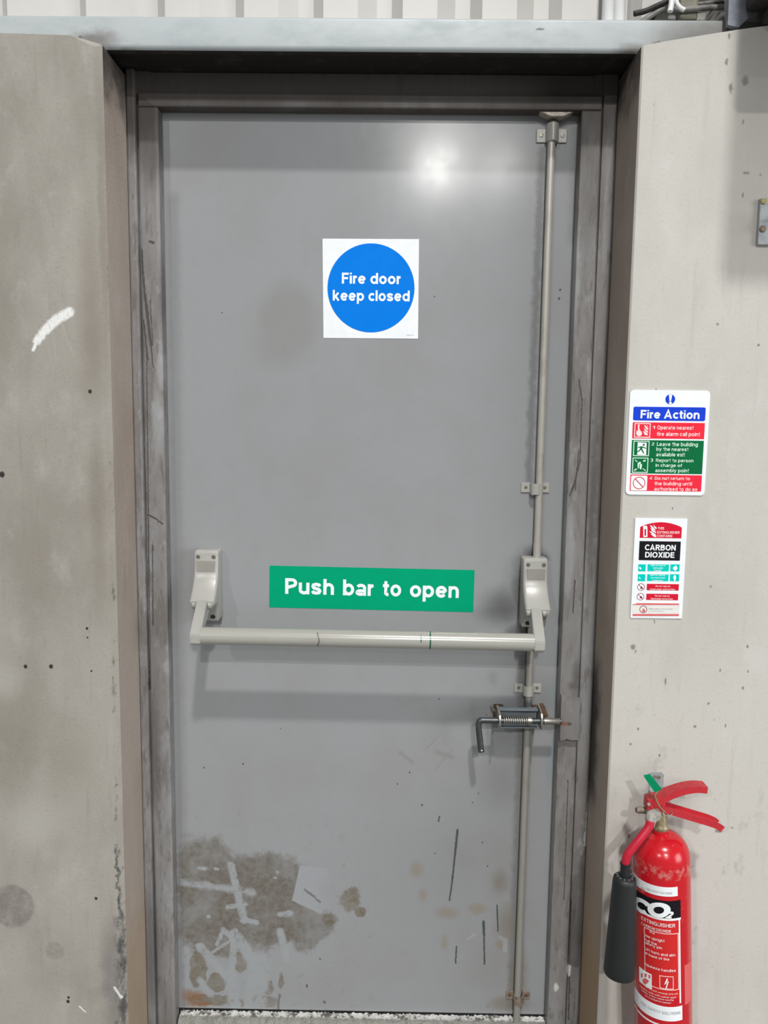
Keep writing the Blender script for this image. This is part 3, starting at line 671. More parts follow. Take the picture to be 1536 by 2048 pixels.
# threshold: pitted pale metal strip with crumbled concrete in front
m = Mat('pitted_threshold', (0.62, 0.62, 0.60), .35, .2)
n1 = m.noise(60, 5, .7, (1, 1, 1)); n2 = m.noise(150, 3, .6)
m.mix(m.range(n1, .50, .60, 0, .95), (0.10, 0.09, 0.075)); m.mix(m.range(n2, .6, .75, 0, .6), (0.75, 0.76, 0.75))
ys = m.node('ShaderNodeSeparateXYZ'); m.put(ys.inputs[0], m.P)
m.mix(m.mul(m.range(m.math('ADD', ys.outputs[1], m.mul(n1, .012)), -.004, -.010), .92), (0.20, 0.20, 0.175))
M_THR = m.bump(n1, 1.0, .006).done()
th = thing('trim_3', (.425, -.02, FZ), 'pitted pale threshold strip under the fire door', None, 'structure')
bm = bmesh.new(); N = 220; rows = []
for i in range(N+1):
    x = .0 + .852*i/N; j = lambda s: random.uniform(-s, s)
    rows.append([bm.verts.new((x, y+j(.0014), z+j(.0022) if z > FZ else z)) for y, z in ((-.001, -.0015), (-.010, -.004), (-.020, -.006), (-.028, -.016), (-.033, FZ))])
for a, b in zip(rows, rows[1:]):
    for k in range(4): bm.faces.new((a[k], b[k], b[k+1], a[k+1]))
obj('sill_strip', bm, M_THR, th, 60)
# crumbled grit lying along the threshold
bm = bmesh.new()
for i in range(420):
    s = random.uniform(.0018, .006); c = Vector((random.uniform(-.01, .86), random.uniform(-.11, -.034), FZ+s*.4))
    r = bmesh.ops.create_icosphere(bm, subdivisions=1, radius=s)
    for v in r['verts']: v.co = c + Vector((v.co.x*random.uniform(.7, 1.4), v.co.y*random.uniform(.7, 1.4), v.co.z*.6))
tag(obj('grit', bm, M_FLOOR), 'crumbs of grey grit along the door threshold', 'grit', 'stuff')

# ================================================================== SIGNS
def flatpoly(name, poly, y, mat, parent, th=.0004):
    return obj(name, prism(bmesh.new(), poly, y-th, y), mat, parent)
def rotpts(poly, a, c):
    return [(c[0]+(x-c[0])*math.cos(a)-(z-c[1])*math.sin(a), c[1]+(x-c[0])*math.sin(a)+(z-c[1])*math.cos(a)) for x, z in poly]

# round blue mandatory sign on the door
a, b = W(646, 478, 0), W(836.5, 676.5, 0)
s = thing('door_sign', ((a.x+b.x)/2, -.001, b.z), 'square white sign with a blue disc reading Fire door keep closed', 'sign')
flatpoly('panel', [(W(645, 477.5, 0).x, W(645, 477.5, 0).z), (W(838, 478.5, 0).x, W(838, 478.5, 0).z), (W(836, 677.5, 0).x, W(836, 677.5, 0).z), (W(647, 676, 0).x, W(647, 676, 0).z)], -.0002, K_WHITE, s, .0008)
c = W(742, 576.5, 0); e1 = W(829, 577, 0)
flatpoly('disc', disc(c.x, c.z, e1.x-c.x, 64, W(742, 487, 0).z-c.z), -.0012, K_BLUE, s)
bm = bmesh.new(); K = lambda u, v: W(620+u/6.4, 460+v/6.4, 0)
def line_px(bm, s_, K, u0, u1, vb, vt, y, bold, **kw):
    A, Bq, T = K(u0, vb), K(u1, vb), K(u0, vt)
    return letters(bm, s_, A.x, Bq.x, A.z, T.z-A.z, y, bold, **kw)
line_px(bm, 'Fire door', K, 408, 1160, 688, 548, -.0018, .035); line_px(bm, 'keep closed', K, 292, 1275, 905, 768, -.0018, .035)
obj('lettering', bm, K_LWHITE, s)
bm = bmesh.new(); line_px(bm, '7681 F62', K, 1232, 1325, 1353, 1338, -.0013, .01); obj('small_print', bm, K_GREY, s)

# green push bar sign
K = lambda u, v: W(520+u/3.4133, 1110+v/3.4133, 0)
P4 = [K(66, 72), K(1465, 103), K(1455, 390), K(64, 357)]
s = thing('push_bar_sign', ((P4[2].x+P4[3].x)/2, -.001, P4[2].z), 'green strip sign reading Push bar to open above the bar', 'sign')
flatpoly('panel', [(q.x, q.z) for q in P4], -.0002, K_GREEN, s, .0006)
for wd, u0, u1, vb, vt in (('Push', 172, 505, 264, 157), ('bar', 566, 775, 274, 166), ('to', 838, 963, 279, 172), ('open', 1022, 1356, 285, 178)):
    A = K(u0, vb); rot = -.010; bm = bmesh.new()
    Bq = K(u1, vb); T = K(u0, vt)
    letters(bm, wd, A.x, Bq.x, A.z, T.z-A.z, -.0012, .034, rot, (A.x, A.z))
    obj('lettering', bm, K_LWHITE, s)

# fire action sign on the right wall
SY = WALLY - .0026
K = lambda u, v: W(1250+u/8.5333, 770+v/8.5333, SY)
tl, br = K(95, 88), K(1350, 1885)
x0, x1 = (K(95, 88).x+K(5, 1860).x)/2, (K(1465, 110).x+K(1352, 1870).x)/2
z1, z0 = (K(95, 82).z+K(1450, 98).z)/2, (K(60, 1868).z+K(1320, 1888).z)/2
s = thing('fire_action_sign', ((x0+x1)/2, WALLY, z0), 'white fire action notice with blue, red and green bands on pale wall', 'sign')
obj('panel', prism(bmesh.new(), rrect(x0, x1, z0, z1, .008), SY, WALLY-.0002), K_WHITE, s)
def rect_px(name, K, ul, vt, ur, vb, mat, s, y, r=0.0, th=.0004):
    A, Bq = K(ul, vt), K(ur, vb)
    return flatpoly(name, rrect(A.x, Bq.x, Bq.z, A.z, r) if r else [(A.x, Bq.z), (Bq.x, Bq.z), (Bq.x, A.z), (A.x, A.z)], y, mat, s, th)
# bands share left and right edges in the world
bx0, bx1 = K(140, 500).x, K(1372, 500).x
def zr(v): return K(760, v).z
def band(name, v0, v1, mat, r=0): return flatpoly(name, rrect(bx0, bx1, zr(v1), zr(v0), r) if r else [(bx0, zr(v1)), (bx1, zr(v1)), (bx1, zr(v0)), (bx0, zr(v0))], SY, mat, s)
band('title_band', 376, 610, K_DBLUE, .003); band('alarm_band', 642, 917, K_RED); band('exit_band', 945, 1515, K_DGREEN); band('return_band', 1535, 1812, K_RED, .002)
y2 = SY-.0005
c = K(772, 243); q = K(855, 243)
flatpoly('warning_disc', disc(c.x, c.z, q.x-c.x, 32), SY, K_DBLUE, s)
bm = bmesh.new(); A = K(748, 165); Bq = K(797, 275)
prism(bm, [(A.x, A.z), (A.x+.0015, Bq.z), (Bq.x-.0015, Bq.z), (Bq.x, A.z)], y2-.0003, y2); d = K(772, 305); prism(bm, disc(d.x, d.z, .0026, 16), y2-.0003, y2)
obj('exclamation_mark', bm, K_LWHITE, s)
bm = bmesh.new(); line_px(bm, 'Fire Action', K, 262, 1268, 568, 425, y2, .035); obj('title_lettering', bm, K_LWHITE, s)
def words(name, rows, mat, num=None):
    bm = bmesh.new()
    for t, u0, u1, vb, vt in rows: line_px(bm, t, K, u0, u1, vb, vt, y2, .02)
    obj(name, bm, mat, s)
words('alarm_lettering', (('1', 470, 510, 745, 698), ('Operate nearest', 548, 1168, 757, 692), ('fire alarm call point', 540, 1280, 865, 800)), K_PINK)
words('exit_lettering', (('2', 448, 497, 1030, 980), ('Leave the building', 542, 1240, 1040, 975), ('by the nearest', 532, 1080, 1122, 1062), ('available exit', 528, 1022, 1215, 1152), ('3', 430, 478, 1310, 1255), ('Report to person', 525, 1165, 1312, 1256), ('in charge of', 518, 970, 1395, 1340), ('assembly point', 512, 1090, 1485, 1425)), K_PGREEN)
words('return_lettering', (('4', 412, 465, 1612, 1562), ('Do not return to', 505, 1105, 1618, 1562), ('the building until', 500, 1140, 1708, 1650), ('authorised to do so', 495, 1232, 1800, 1742)), K_PINK)
# pictograms
def pic_frame(name, ul, vt, ur, vb, mat, wd=.0016):
    A, Bq = K(ul, vt), K(ur, vb); obj(name, outline(bmesh.new(), A.x, Bq.x, Bq.z, A.z, wd, y2-.0003, y2), mat, s)
pic_frame('alarm_pictogram_frame', 163, 650, 425, 900, K_PINK); pic_frame('exit_pictogram_frame', 145, 952, 405, 1215, K_PGREEN); pic_frame('assembly_pictogram_frame', 128, 1238, 385, 1500, K_PGREEN)
def polys(name, lst, mat, y=y2, K=None, s=None):
    bm = bmesh.new()
    for i, pl in enumerate(lst):
        prism(bm, [(K(u, v).x, K(u, v).z) for u, v in pl], y-.0003-i*.00005, y)
    return obj(name, bm, mat, s)
def dpx(cu, cv, r, n=14): return [(cu+r*math.cos(2*math.pi*k/n), cv+r*math.sin(2*math.pi*k/n)) for k in range(n)]
polys('alarm_pictogram', [dpx(238, 825, 50), [(215, 700), (240, 690), (250, 780), (222, 800)], [(240, 770), (262, 775), (262, 800), (240, 800)], dpx(232, 688, 16), [(190, 790), (210, 770), (222, 830), (200, 850)],
      [(320, 690), (345, 690), (395, 740), (392, 770), (350, 745)], [(315, 735), (340, 750), (390, 790), (388, 820), (340, 790)], [(305, 785), (335, 795), (385, 835), (380, 860), (330, 850)], [(360, 685), (388, 700), (395, 725)]], K_PINK, y2, K, s)
polys('exit_pictogram_door', [[(215, 978), (368, 985), (358, 1195), (205, 1190)]], K_LWHITE, y2, K, s)
polys('exit_pictogram_runner', [dpx(318, 1018, 17), [(262, 1045), (300, 1048), (290, 1100), (250, 1098)], [(295, 1045), (360, 1075), (358, 1086), (300, 1066)], [(262, 1045), (270, 1058), (225, 1075), (215, 1065)], [(268, 1095), (292, 1095), (325, 1160), (312, 1168)], [(250, 1095), (270, 1100), (232, 1140), (190, 1145), (190, 1130), (225, 1126)]], K_DGREEN, y2-.0004, K, s)
polys('assembly_pictogram', [[(165, 1270), (205, 1295), (210, 1320), (170, 1290)], [(355, 1275), (310, 1285), (305, 1310), (345, 1305)], [(150, 1470), (160, 1435), (205, 1425), (190, 1450)], [(350, 1475), (290, 1425), (310, 1425), (352, 1455)],
      dpx(250, 1330, 20), [(210, 1345), (240, 1350), (235, 1420), (218, 1425)], [(250, 1350), (290, 1350), (275, 1440), (250, 1435)], dpx(226, 1340, 14)], K_PGREEN, y2, K, s)
A, Bq = K(105, 1545), K(368, 1800); flatpoly('prohibition_square', rrect(A.x, Bq.x, Bq.z, A.z, .002), y2, K_LWHITE, s, .0003)
c = K(238, 1670); bm = bmesh.new(); ring(bm, c.x, c.z, .0118, .0012, y2-.0008, y2-.0004)
prism(bm, rotpts([(c.x-.0112, c.z-.0007), (c.x+.0112, c.z-.0007), (c.x+.0112, c.z+.0007), (c.x-.0112, c.z+.0007)], math.radians(-46), (c.x, c.z)), y2-.0008, y2-.0004); obj('prohibition_ring', bm, K_DRED, s)

# carbon dioxide extinguisher sign below it
K = lambda u, v: W(1250+u/9.5286, 1030+v/9.5286, SY)
x0, x1 = (K(195, 60).x+K(108, 1962).x)/2, (K(1188, 68).x+K(1088, 1975).x)/2
z1, z0 = (K(195, 58).z+K(1188, 70).z)/2, (K(108, 1962).z+K(1088, 1972).z)/2
s = thing('extinguisher_sign', ((x0+x1)/2, WALLY, z0), 'narrow white carbon dioxide extinguisher notice with teal and red panels', 'sign')
obj('panel', prism(bmesh.new(), rrect(x0, x1, z0, z1, .001), SY, WALLY-.0002), K_WHITE, s)
ex0, ex1 = K(280, 440).x, K(1072, 440).x
arc = [(ex0, zr(440)), (ex1, zr(440)), (ex1, zr(235))] + [(ex0+(ex1-ex0)*t, zr(235)+(zr(138)-zr(235))*math.sin(math.pi*t)**.8) for t in [1-k/16 for k in range(1, 16)]] + [(ex0, zr(235))]
flatpoly('header_arch', arc, SY, K_DRED, s)
flatpoly('title_block', [(ex0, zr(866)), (ex1-.0005, zr(866)), (ex1-.0005, zr(502)), (ex0, zr(502))], SY, K_BLACK, s)
words('header_lettering', (('THIS', 622, 742, 275, 228), ('EXTINGUISHER', 612, 1038, 352, 305), ('CONTAINS', 605, 900, 420, 375)), K_PINK)
bm = bmesh.new(); line_px(bm, 'CARBON', K, 375, 962, 670, 562, y2, .035); line_px(bm, 'DIOXIDE', K, 380, 938, 808, 702, y2, .035); obj('title_lettering', bm, K_LWHITE, s)
polys('extinguisher_pictogram', [[(345, 235), (425, 240), (420, 270), (345, 262)], [(345, 262), (368, 262), (368, 415), (345, 415)], [(400, 265), (425, 268), (425, 415), (400, 415)], [(345, 395), (425, 395), (422, 418), (350, 418)], [(355, 205), (415, 205), (425, 240), (345, 235)], [(335, 220), (360, 200), (365, 212), (340, 235)]], K_LWHITE, y2, K, s)
polys('flame_pictogram', [[(470, 185), (520, 215), (590, 300), (520, 275), (490, 225)], [(540, 170), (560, 210), (600, 240), (595, 270), (550, 235)], [(480, 240), (520, 275), (590, 325), (590, 345), (510, 310)], [(455, 310), (500, 315), (585, 370), (590, 395), (500, 345)], [(480, 355), (530, 365), (590, 400), (588, 425), (540, 410)]], K_LWHITE, y2, K, s)
for i, (v0, v1) in enumerate(((938, 1070), (1127, 1258))):
    o_ = -8*i
    for nm, ul, ur in (('side_panel', 255, 390), ('text_panel', 432, 832), ('side_panel', 868, 1035)): rect_px(nm, K, ul+o_, v0, ur+o_, v1+4, K_TEAL, s, SY)
for pg in ([(262, 1000), (285, 985), (312, 1020), (300, 1040), (275, 1025)], [(940, 980), (965, 960), (990, 985), (1000, 1020), (955, 1068), (915, 1030), (905, 1010)], [(258, 1185), (275, 1180), (295, 1205), (290, 1222), (270, 1205)], [(930, 1145), (960, 1145), (972, 1190), (955, 1262), (935, 1262), (918, 1190)]): polys('pictogram', [pg], K_LWHITE, y2, K, s)
words('teal_lettering', (('Safe for use on', 490, 770, 970, 945), ('flammable', 530, 725, 1020, 995), ('liquids', 555, 690, 1065, 1040), ('Safe for use on', 478, 765, 1155, 1130), ('live electrical', 490, 755, 1205, 1180), ('equipment', 515, 720, 1255, 1230)), K_LWHITE)
for i, (v0, v1) in enumerate(((1310, 1440), (1498, 1625))):
    rect_px('warning_panel', K, 418-10*i, v0, 1020-12*i, v1, K_DRED, s, SY)
    c = K(305-10*i, 1372+183*i); bm = bmesh.new(); ring(bm, c.x, c.z, .0072, .0009, SY-.0004, SY)
    prism(bm, rotpts([(c.x-.007, c.z-.0005), (c.x+.007, c.z-.0005), (c.x+.007, c.z+.0005), (c.x-.007, c.z+.0005)], math.radians(-45), (c.x, c.z)), SY-.0004, SY)
    prism(bm, [(c.x-.002, c.z-.0035), (c.x+.004, c.z-.003), (c.x+.001, c.z+.002)], SY-.0004, SY); obj('prohibition_mark', bm, K_MAROON, s)
words('warning_lettering', (('Do not use on', 580, 858, 1368, 1338), ('wood, paper and textiles.', 470, 955, 1425, 1395), ('Do not use on', 568, 848, 1553, 1523), ('flammable metal fires.', 490, 912, 1608, 1578)), K_PINK)
A, Bq = K(140, 1712), K(1030, 1885); flatpoly('sticker', [(A.x, Bq.z), (Bq.x, Bq.z), (Bq.x, A.z), (A.x, A.z)], SY, K_CREAM, s, .0003)
polys('sticker_stripe', [[(150, 1695), (215, 1695), (215, 1678), (1020, 1685), (1035, 1712), (145, 1710)], [(145, 1885), (1025, 1888), (1022, 1922), (145, 1920)]], K_SOFTRED, y2, K, s)
c = K(348, 1795); bm = bmesh.new(); ring(bm, c.x, c.z, .0073, .0009, y2-.0003, y2); obj('sticker_ring', bm, K_MAROON, s)
polys('sticker_flame', [[(325, 1845), (345, 1775), (358, 1800), (375, 1790), (380, 1845)]], K_SOFTRED, y2, K, s)
words('sticker_lettering', (('FIRE SAFETY SOLUTIONS', 450, 910, 1798, 1775), ('www.firesafety', 450, 720, 1832, 1815)), K_GREY)

# ================================================================== PANIC BAR
BY = -.128
pL, pR = W(405, 1271, BY), W(1066, 1284, BY)
dev = thing('panic_bar', (.46, 0, .90), 'silver panic bar with two end housings and vertical rods on the fire door', 'panic bar')
def housing(uc, vt, vb, side, xa):
    """side profile drawn in y,z: shallow at the top, swelling out to a forked nose low down"""
    zt = W(uc, vt, -.036).z; zn = W(uc, vt+103, -.085).z; zb = W(uc, vb, -.03).z
    xc = W(uc, vt+10, -.036).x; hw = .0265
    face = [(-.030, zt), (-.036, zt-.006), (-.038, zt-.030), (-.040, zt-.046)]
    face += [(-.040-.042*(t**1.6), zt-.046+(zn-zt+.046)*t) for t in [k/8 for k in range(1, 9)]]
    prof = [(-.0008, zb)] + [(-.0008, zt)] + face + [(-.080, zn-.010), (-.068, zn-.013), (-.050, zn-.012), (-.034, zb+.010), (-.030, zb)]
    bm = bmesh.new(); prism(bm, prof, xc-hw, xc+hw, 'x')
    bmesh.ops.recalc_face_normals(bm, faces=bm.faces)
    # round the long side edges and the corners seen from the front
    ed = [e for e in bm.edges if all(abs(abs(v.co.x-xc)-hw) < 1e-6 for v in e.verts) and e.verts[0].co.x*1 == e.verts[1].co.x and not all(v.co.y > -.002 for v in e.verts)]
    bmesh.ops.bevel(bm, geom=ed, offset=.0055, segments=3, profile=.5, affect='EDGES', clamp_overlap=True)
    # two lugs flank the arm under the nose
    h = obj('housing', bm, M_SILV, dev, 35)
    for sx in (-1, 1):
        bm = bmesh.new(); cx_ = xa + sx*.0165
        lathe(bm, [(.0, -.0048), (.007, -.0048), (.0092, -.003), (.0092, .003), (.007, .0048), (0, .0048)], (cx_, -.0735, zn-.008), Vector((1, 0, 0)), 20); obj('pivot_lug', bm, M_SILV, h, 40)
    obj('label_plate', BX(xc-.019, xc+.019, -.0405, -.0375, zt-.046, zt-.022, bev=.0004), M_SILV_DK, h)
    for sx in (-1, 1):
        bm = bmesh.new(); lathe(bm, [(.0042, -.002), (.0042, .0006), (.0034, .0014), (.0022, .0014), (.0020, .0004), (0, .0004)], (xc+sx*.0165, -.0372, zt-.0135), Vector((0, -1, 0)), 20)
        obj('screw', bm, M_SCREW, h, 30)
    bm = bmesh.new(); lathe(bm, [(.0048, 0), (.0048, .001), (0, .001)], (xc+.013*side, -.0345, zb+.010), Vector((0, -.95, -.3)), 20); obj('screw_hole', bm, M_DARK, h)
    return xc, zt, zn, zb
def bararm(xc_top, zn, end, w):
    """flat lever from the housing nose down and out to the bar end"""
    bm = bmesh.new(); t = .011
    path = [(-.062, zn+.004), (-.084, zn+.002), (BY-.0185, end.z+.006), (BY-.0175, end.z-.012), (BY-.004, end.z-.0195), (BY+.014, end.z-.014), (BY+.018, end.z+.008), (-.058, zn-.024), (-.046, zn-.012)]
    xe = end.x
    for side in (0, 1): pass
    v = []
    for k, (y, z) in enumerate(path):
        f = min(max((zn-z)/(zn-end.z), 0), 1)
        cx = xc_top + (xe-xc_top)*f
        v.append((bm.verts.new((cx-w, y, z)), bm.verts.new((cx+w, y, z))))
    bm.faces.new([a for a, b in v]); bm.faces.new([b for a, b in reversed(v)])
    for k in range(len(v)):
        a, b = v[k], v[(k+1) % len(v)]; bm.faces.new((a[0], a[1], b[1], b[0]))
    bmesh.ops.recalc_face_normals(bm, faces=bm.faces)
    bmesh.ops.bevel(bm, geom=[e for e in bm.edges], offset=.0016, segments=2, affect='EDGES', clamp_overlap=True)
    return obj('arm', bm, M_SILV, dev, 40)
hl = housing(412, 1101, 1241, 1, W(402, 1207, -.085).x); hr = housing(1072, 1117, 1254, -1, W(1074, 1222, -.085).x)
eL = W(394, 1271, BY); eR = W(1076, 1285, BY)
bararm(W(402, 1205, -.09).x, hl[2], eL, .0108); bararm(W(1074, 1220, -.09).x, hr[2], eR, .0108)
bm = bmesh.new(); tube(bm, [Vector((eL.x+.009, BY, eL.z)), Vector((eR.x-.009, BY, eR.z))], .0178, 32); obj('push_bar', bm, M_BAR, dev, 40)
# vertical rods and their guides
RY = -.0115
def rod(pts, r):
    return obj('rod', TB(pts, r, 20), M_ROD, dev, 40)
r_top, r_mid = W(1106, 282, RY), W(1073, 1085, RY)
xrod = (W(1103, 300, RY).x + W(1074, 1060, RY).x)/2
bm = bmesh.new(); z_h = hr[1]
tube(bm, [(xrod+.001, RY, r_top.z), (xrod, RY, r_mid.z)], .0078, 20); tube(bm, [(xrod, RY, W(1073, 1098, RY).z+.014), (xrod, RY, z_h-.01)], .0086, 20)
obj('rod', bm, M_ROD, dev, 40)
lo0, lo1 = W(1060, 1305, RY), W(1034, 2018, RY)
bm = bmesh.new(); tube(bm, [(lo0.x+.001, RY, hr[3]+.006), (lo1.x, RY, -.008)], .0078, 20); obj('rod', bm, M_ROD, dev, 40)
def guide(u, v, wu, hv, mat, saddle=True, mats=None):
    c = W(u, v, RY); g = bmesh.new(); hw = wu*MPP/2; hh = hv*MPP/2
    # two ears and a raised saddle over the rod
    box(g, c.x-hw, c.x-.0105, -.0032, -.0004, c.z-hh, c.z+hh, .0006, 1); box(g, c.x+.0105, c.x+hw, -.0032, -.0004, c.z-hh, c.z+hh, .0006, 1)
    poly = [(c.x-.0125, -.0005)] + [(c.x-.0115*math.cos(a), RY-.0105*math.sin(a)) for a in [math.radians(18*k) for k in range(11)]] + [(c.x+.0125, -.0005), (c.x+.0098, -.0005)] + [(c.x+.0088*math.cos(a), RY-.0085*math.sin(a)) for a in [math.radians(18*k) for k in range(11)]] + [(c.x-.0098, -.0005)]
    prism(g, poly, c.z-hh*1.1-.002, c.z+hh*1.1-.002, 'z')
    o = obj('rod_guide', g, mat, dev, 35)
    for sx in (-1, 1):
        q = bmesh.new(); lathe(q, [(.0036, 0), (.0034, .0010), (.0018, .0012), (.0016, .0002), (0, .0002)], (c.x+sx*(hw+.0105)/2, -.0031, c.z+.001), Vector((0, -1, 0)), 16)
        obj('screw', q, M_SCREW if mats is None else mats, o, 30)
guide(1072, 976, 57, 20, M_SILV); guide(1057, 1379, 56, 19, M_SILV, True); guide(1037, 1996, 52, 18, M_RUSTY, True, M_RUSTOR)
# top latch: eared base, ridged body, bolt tip, and the wedge strike under the head
c = W(1105, 268, RY); g = bmesh.new()
box(g, c.x-.031, c.x+.031, -.004, -.0004, c.z-.014, c.z+.013, .001, 1)
o = obj('top_latch_plate', g, M_SILV, dev, 35)
for sx in (-.021, .022):
    q = bmesh.new(); lathe(q, [(.0044, 0), (.0042, .0012), (.002, .0014), (.0018, .0002), (0, .0002)], (c.x+sx, -.0039, c.z), Vector((0, -1, 0)), 16); obj('screw', q, M_SCREW, o, 30)
g = bmesh.new(); prism(g, [(c.x-.0125, -.0042), (c.x-.0125, -.014), (c.x-.008, -.019), (c.x-.003, -.024), (c.x+.003, -.024), (c.x+.008, -.019), (c.x+.0125, -.014), (c.x+.0125, -.0042)], c.z-.016, c.z+.020, 'z')
bmesh.ops.bevel(g, geom=list(g.edges), offset=.0014, segments=1, affect='EDGES', clamp_overlap=True)
o = obj('top_latch_body', g, M_SILV, dev, 30); obj('bolt_tip', BX(c.x-.0045, c.x+.0045, -.016, -.006, c.z+.018, min(c.z+.030, W(1112, 225, -.018).z-.0112), bev=.001), M_RUSTOR, o)
sk = W(1112, 225, -.018); st = min(sk.z+.0035, HZ-.0003); g = bmesh.new()
prism(g, [(sk.x-.034, st), (sk.x-.012, sk.z-.0105), (sk.x+.014, sk.z-.0105), (sk.x+.034, st)], -.027, -.003)
bmesh.ops.bevel(g, geom=list(g.edges), offset=.001, segments=1, affect='EDGES', clamp_overlap=True)
tag(obj('strike', g, simple('worn_strike', (0.56, 0.51, 0.44), .5, .2, .2, 120), None, 30), 'pale wedge-shaped strike under the frame head above the top latch', 'strike plate')

# ================================================================== SPRING BOLT
AY = -.062
K = lambda u, v, y=AY: W(930+u/6.678, 1380+v/6.678, y)
ax = K(650, 410); rb = .0064
sb = thing('spring_bolt', (K(720, 410).x, 0, K(720, 540).z), 'blackened spring bolt with a bent handle, fixed across the lower rod', 'bolt')
tip = K(1245, 412); zz = ax.z
x_tip = .8475
h0 = K(180, 400); hend = K(215, 822)
path = [(x_tip-.0005, AY+.02, zz), ]
# bolt bar with bent handle
hx = K(175, 430).x
pts = [(x_tip-.002, AY, zz), (K(1100, 410).x, AY, zz), (K(500, 410).x, AY, zz), (K(300, 410).x, AY, zz)] + [tuple(v) for v in bez((K(255, 410).x, AY, zz), (hx+.002, AY, zz+.0006), (hx, AY, zz-.002), (K(182, 520).x, AY-.001, K(182, 520).z), 8)] + [(K(213, 815).x, AY-.004, K(213, 815).z)]
obj('bolt_bar', TB(pts, [rb]*4+[rb*1.02]*9+[rb*1.06], 20), M_BOLT, sb, 40)
bm = bmesh.new(); lathe(bm, [(.0015, 0), (.0015, .0006), (0, .0006)], (K(216, 780).x, AY-.0105, K(216, 780).z), Vector((0, -1, 0)), 12); obj('handle_hole', bm, K_LWHITE, sb)
bm = bmesh.new(); tube(bm, [(K(1055, 410).x, AY, zz), (x_tip-.006, AY, zz), (x_tip-.0012, AY, zz)], [.0068, .0068, .0045], 20); obj('bolt_nose', bm, M_STEEL, sb, 40)
# spring
turns = 11; sx0, sx1 = K(505, 410).x, K(830, 410).x; sp = []
for i in range(turns*14+1):
    t = i/(turns*14); a = 2*math.pi*turns*t
    sp.append((sx0+(sx1-sx0)*t, AY+.0098*math.cos(a), zz+.0098*math.sin(a)))
obj('spring', TB(sp, .0010, 6), M_STEEL, sb, 60)
bm = bmesh.new(); tube(bm, [(K(835, 410).x, AY, zz), (K(885, 410).x, AY, zz)], .0092, 20); obj('stop_collar', bm, M_STEEL, sb, 40)
bm = bmesh.new(); box(bm, K(850, 410).x, K(882, 410).x, AY-.0105, AY-.0085, zz-.0012, zz+.0002); obj('split_pin', bm, M_DARK, sb)
# channel body: back plate in front of the rod, top flange and bottom lip
xl, xr = K(455, 410).x, K(985, 410).x; zt = K(700, 250, -.045).z; zb_ = K(700, 500, -.045).z
bm = bmesh.new(); prism(bm, [(-.030, zb_), (-.030, zt-.004), (-.034, zt), (-.052, zt+.001), (-.052, zt-.002), (-.036, zt-.004), (-.033, zt-.008), (-.033, zb_+.003), (-.050, zb_+.003), (-.050, zb_)], xl, xr, 'x'); obj('channel', bm, M_BLUEGREY, sb, 30)
xq = lo0.x+(lo1.x-lo0.x)*(hr[3]-zb_)/(hr[3]+.008)+.0105
for a, b in ((xl-.004, xl+.016), (max(xr-.012, xq), max(xr+.004, xq+.010))): obj('mounting_block', BX(a, b, -.030, -.0004, zb_+.004, zt-.006, bev=.001, seg=1), M_RUSTOR, sb)
def lug(x, tk, top, bot, mat):
    bm = bmesh.new(); n = 14
    poly = [(-.028, zz+top)] + [(AY-.004-.012*math.sin(math.radians(180*k/n)), zz+(top-.004)*math.cos(math.radians(180*k/n)) if k < n/2 else zz+bot*-math.cos(math.radians(180*k/n))*-1) for k in range(n+1)] + [(-.028, zz-bot)]
    prism(bm, poly, x-tk/2, x+tk/2, 'x'); return obj('end_plate', bm, mat, sb, 30)
lug(xl, .0034, .022, .016, M_STEEL); lug(xr+.004, .0034, .026, .016, M_STEEL)
bm = bmesh.new(); q = K(410, 280, -.03); tube(bm, bez((q.x-.006, -.012, q.z+.004), (q.x-.003, -.03, q.z-.002), (q.x+.004, -.03, q.z-.003), (q.x+.010, -.02, q.z-.001), 6), .0022, 8); obj('weld_bead', bm, M_STEEL, sb, 60)
bm = bmesh.new(); q = K(420, 460, -.03); bmesh.ops.create_icosphere(bm, subdivisions=2, radius=.0062, matrix=Matrix.Translation((q.x, -.0066, q.z))); obj('fixing_nut', bm, M_BLUEGREY, sb, 40)
bm = bmesh.new(); q = K(1040, 280, -.012); prism(bm, [(q.x-.010, q.z+.012), (q.x+.002, q.z+.014), (q.x+.006, q.z+.004), (q.x+.012, q.z-.012), (q.x-.004, q.z-.012)], -.016, -.0005); obj('rust_flake', bm, M_RUSTOR, sb)

# ================================================================== FIRE EXTINGUISHER
EY = WALLY - .078
neck = W(1321, 1656, EY)
K = lambda u, v, y=EY: W(1190+u/5.4857, 1530+v/5.4857, y)
botc = W(1326.5, 2044, EY)
axis = (neck - Vector((botc.x, EY, botc.z))).normalized(); RB = .0535
ex = thing('fire_extinguisher', (botc.x+.003, EY, neck.z-.50), 'red carbon dioxide fire extinguisher with black horn hanging on the pale wall', 'fire extinguisher')
prof = [(0, -.500), (.046, -.500), (.0515, -.497), (RB, -.488), (RB, -.060)] + [(.0155+(RB-.0155)*math.sin(math.radians(a))**1.0, -.060+.050*math.cos(math.radians(a))**.85) for a in (78, 66, 54, 42, 30, 20, 11, 4)] + [(.0158, -.009), (.0158, -.001), (0, -.001)]
bm = bmesh.new(); lathe(bm, prof, neck, axis, 64); body = obj('cylinder', bm, M_RED, ex, 40)
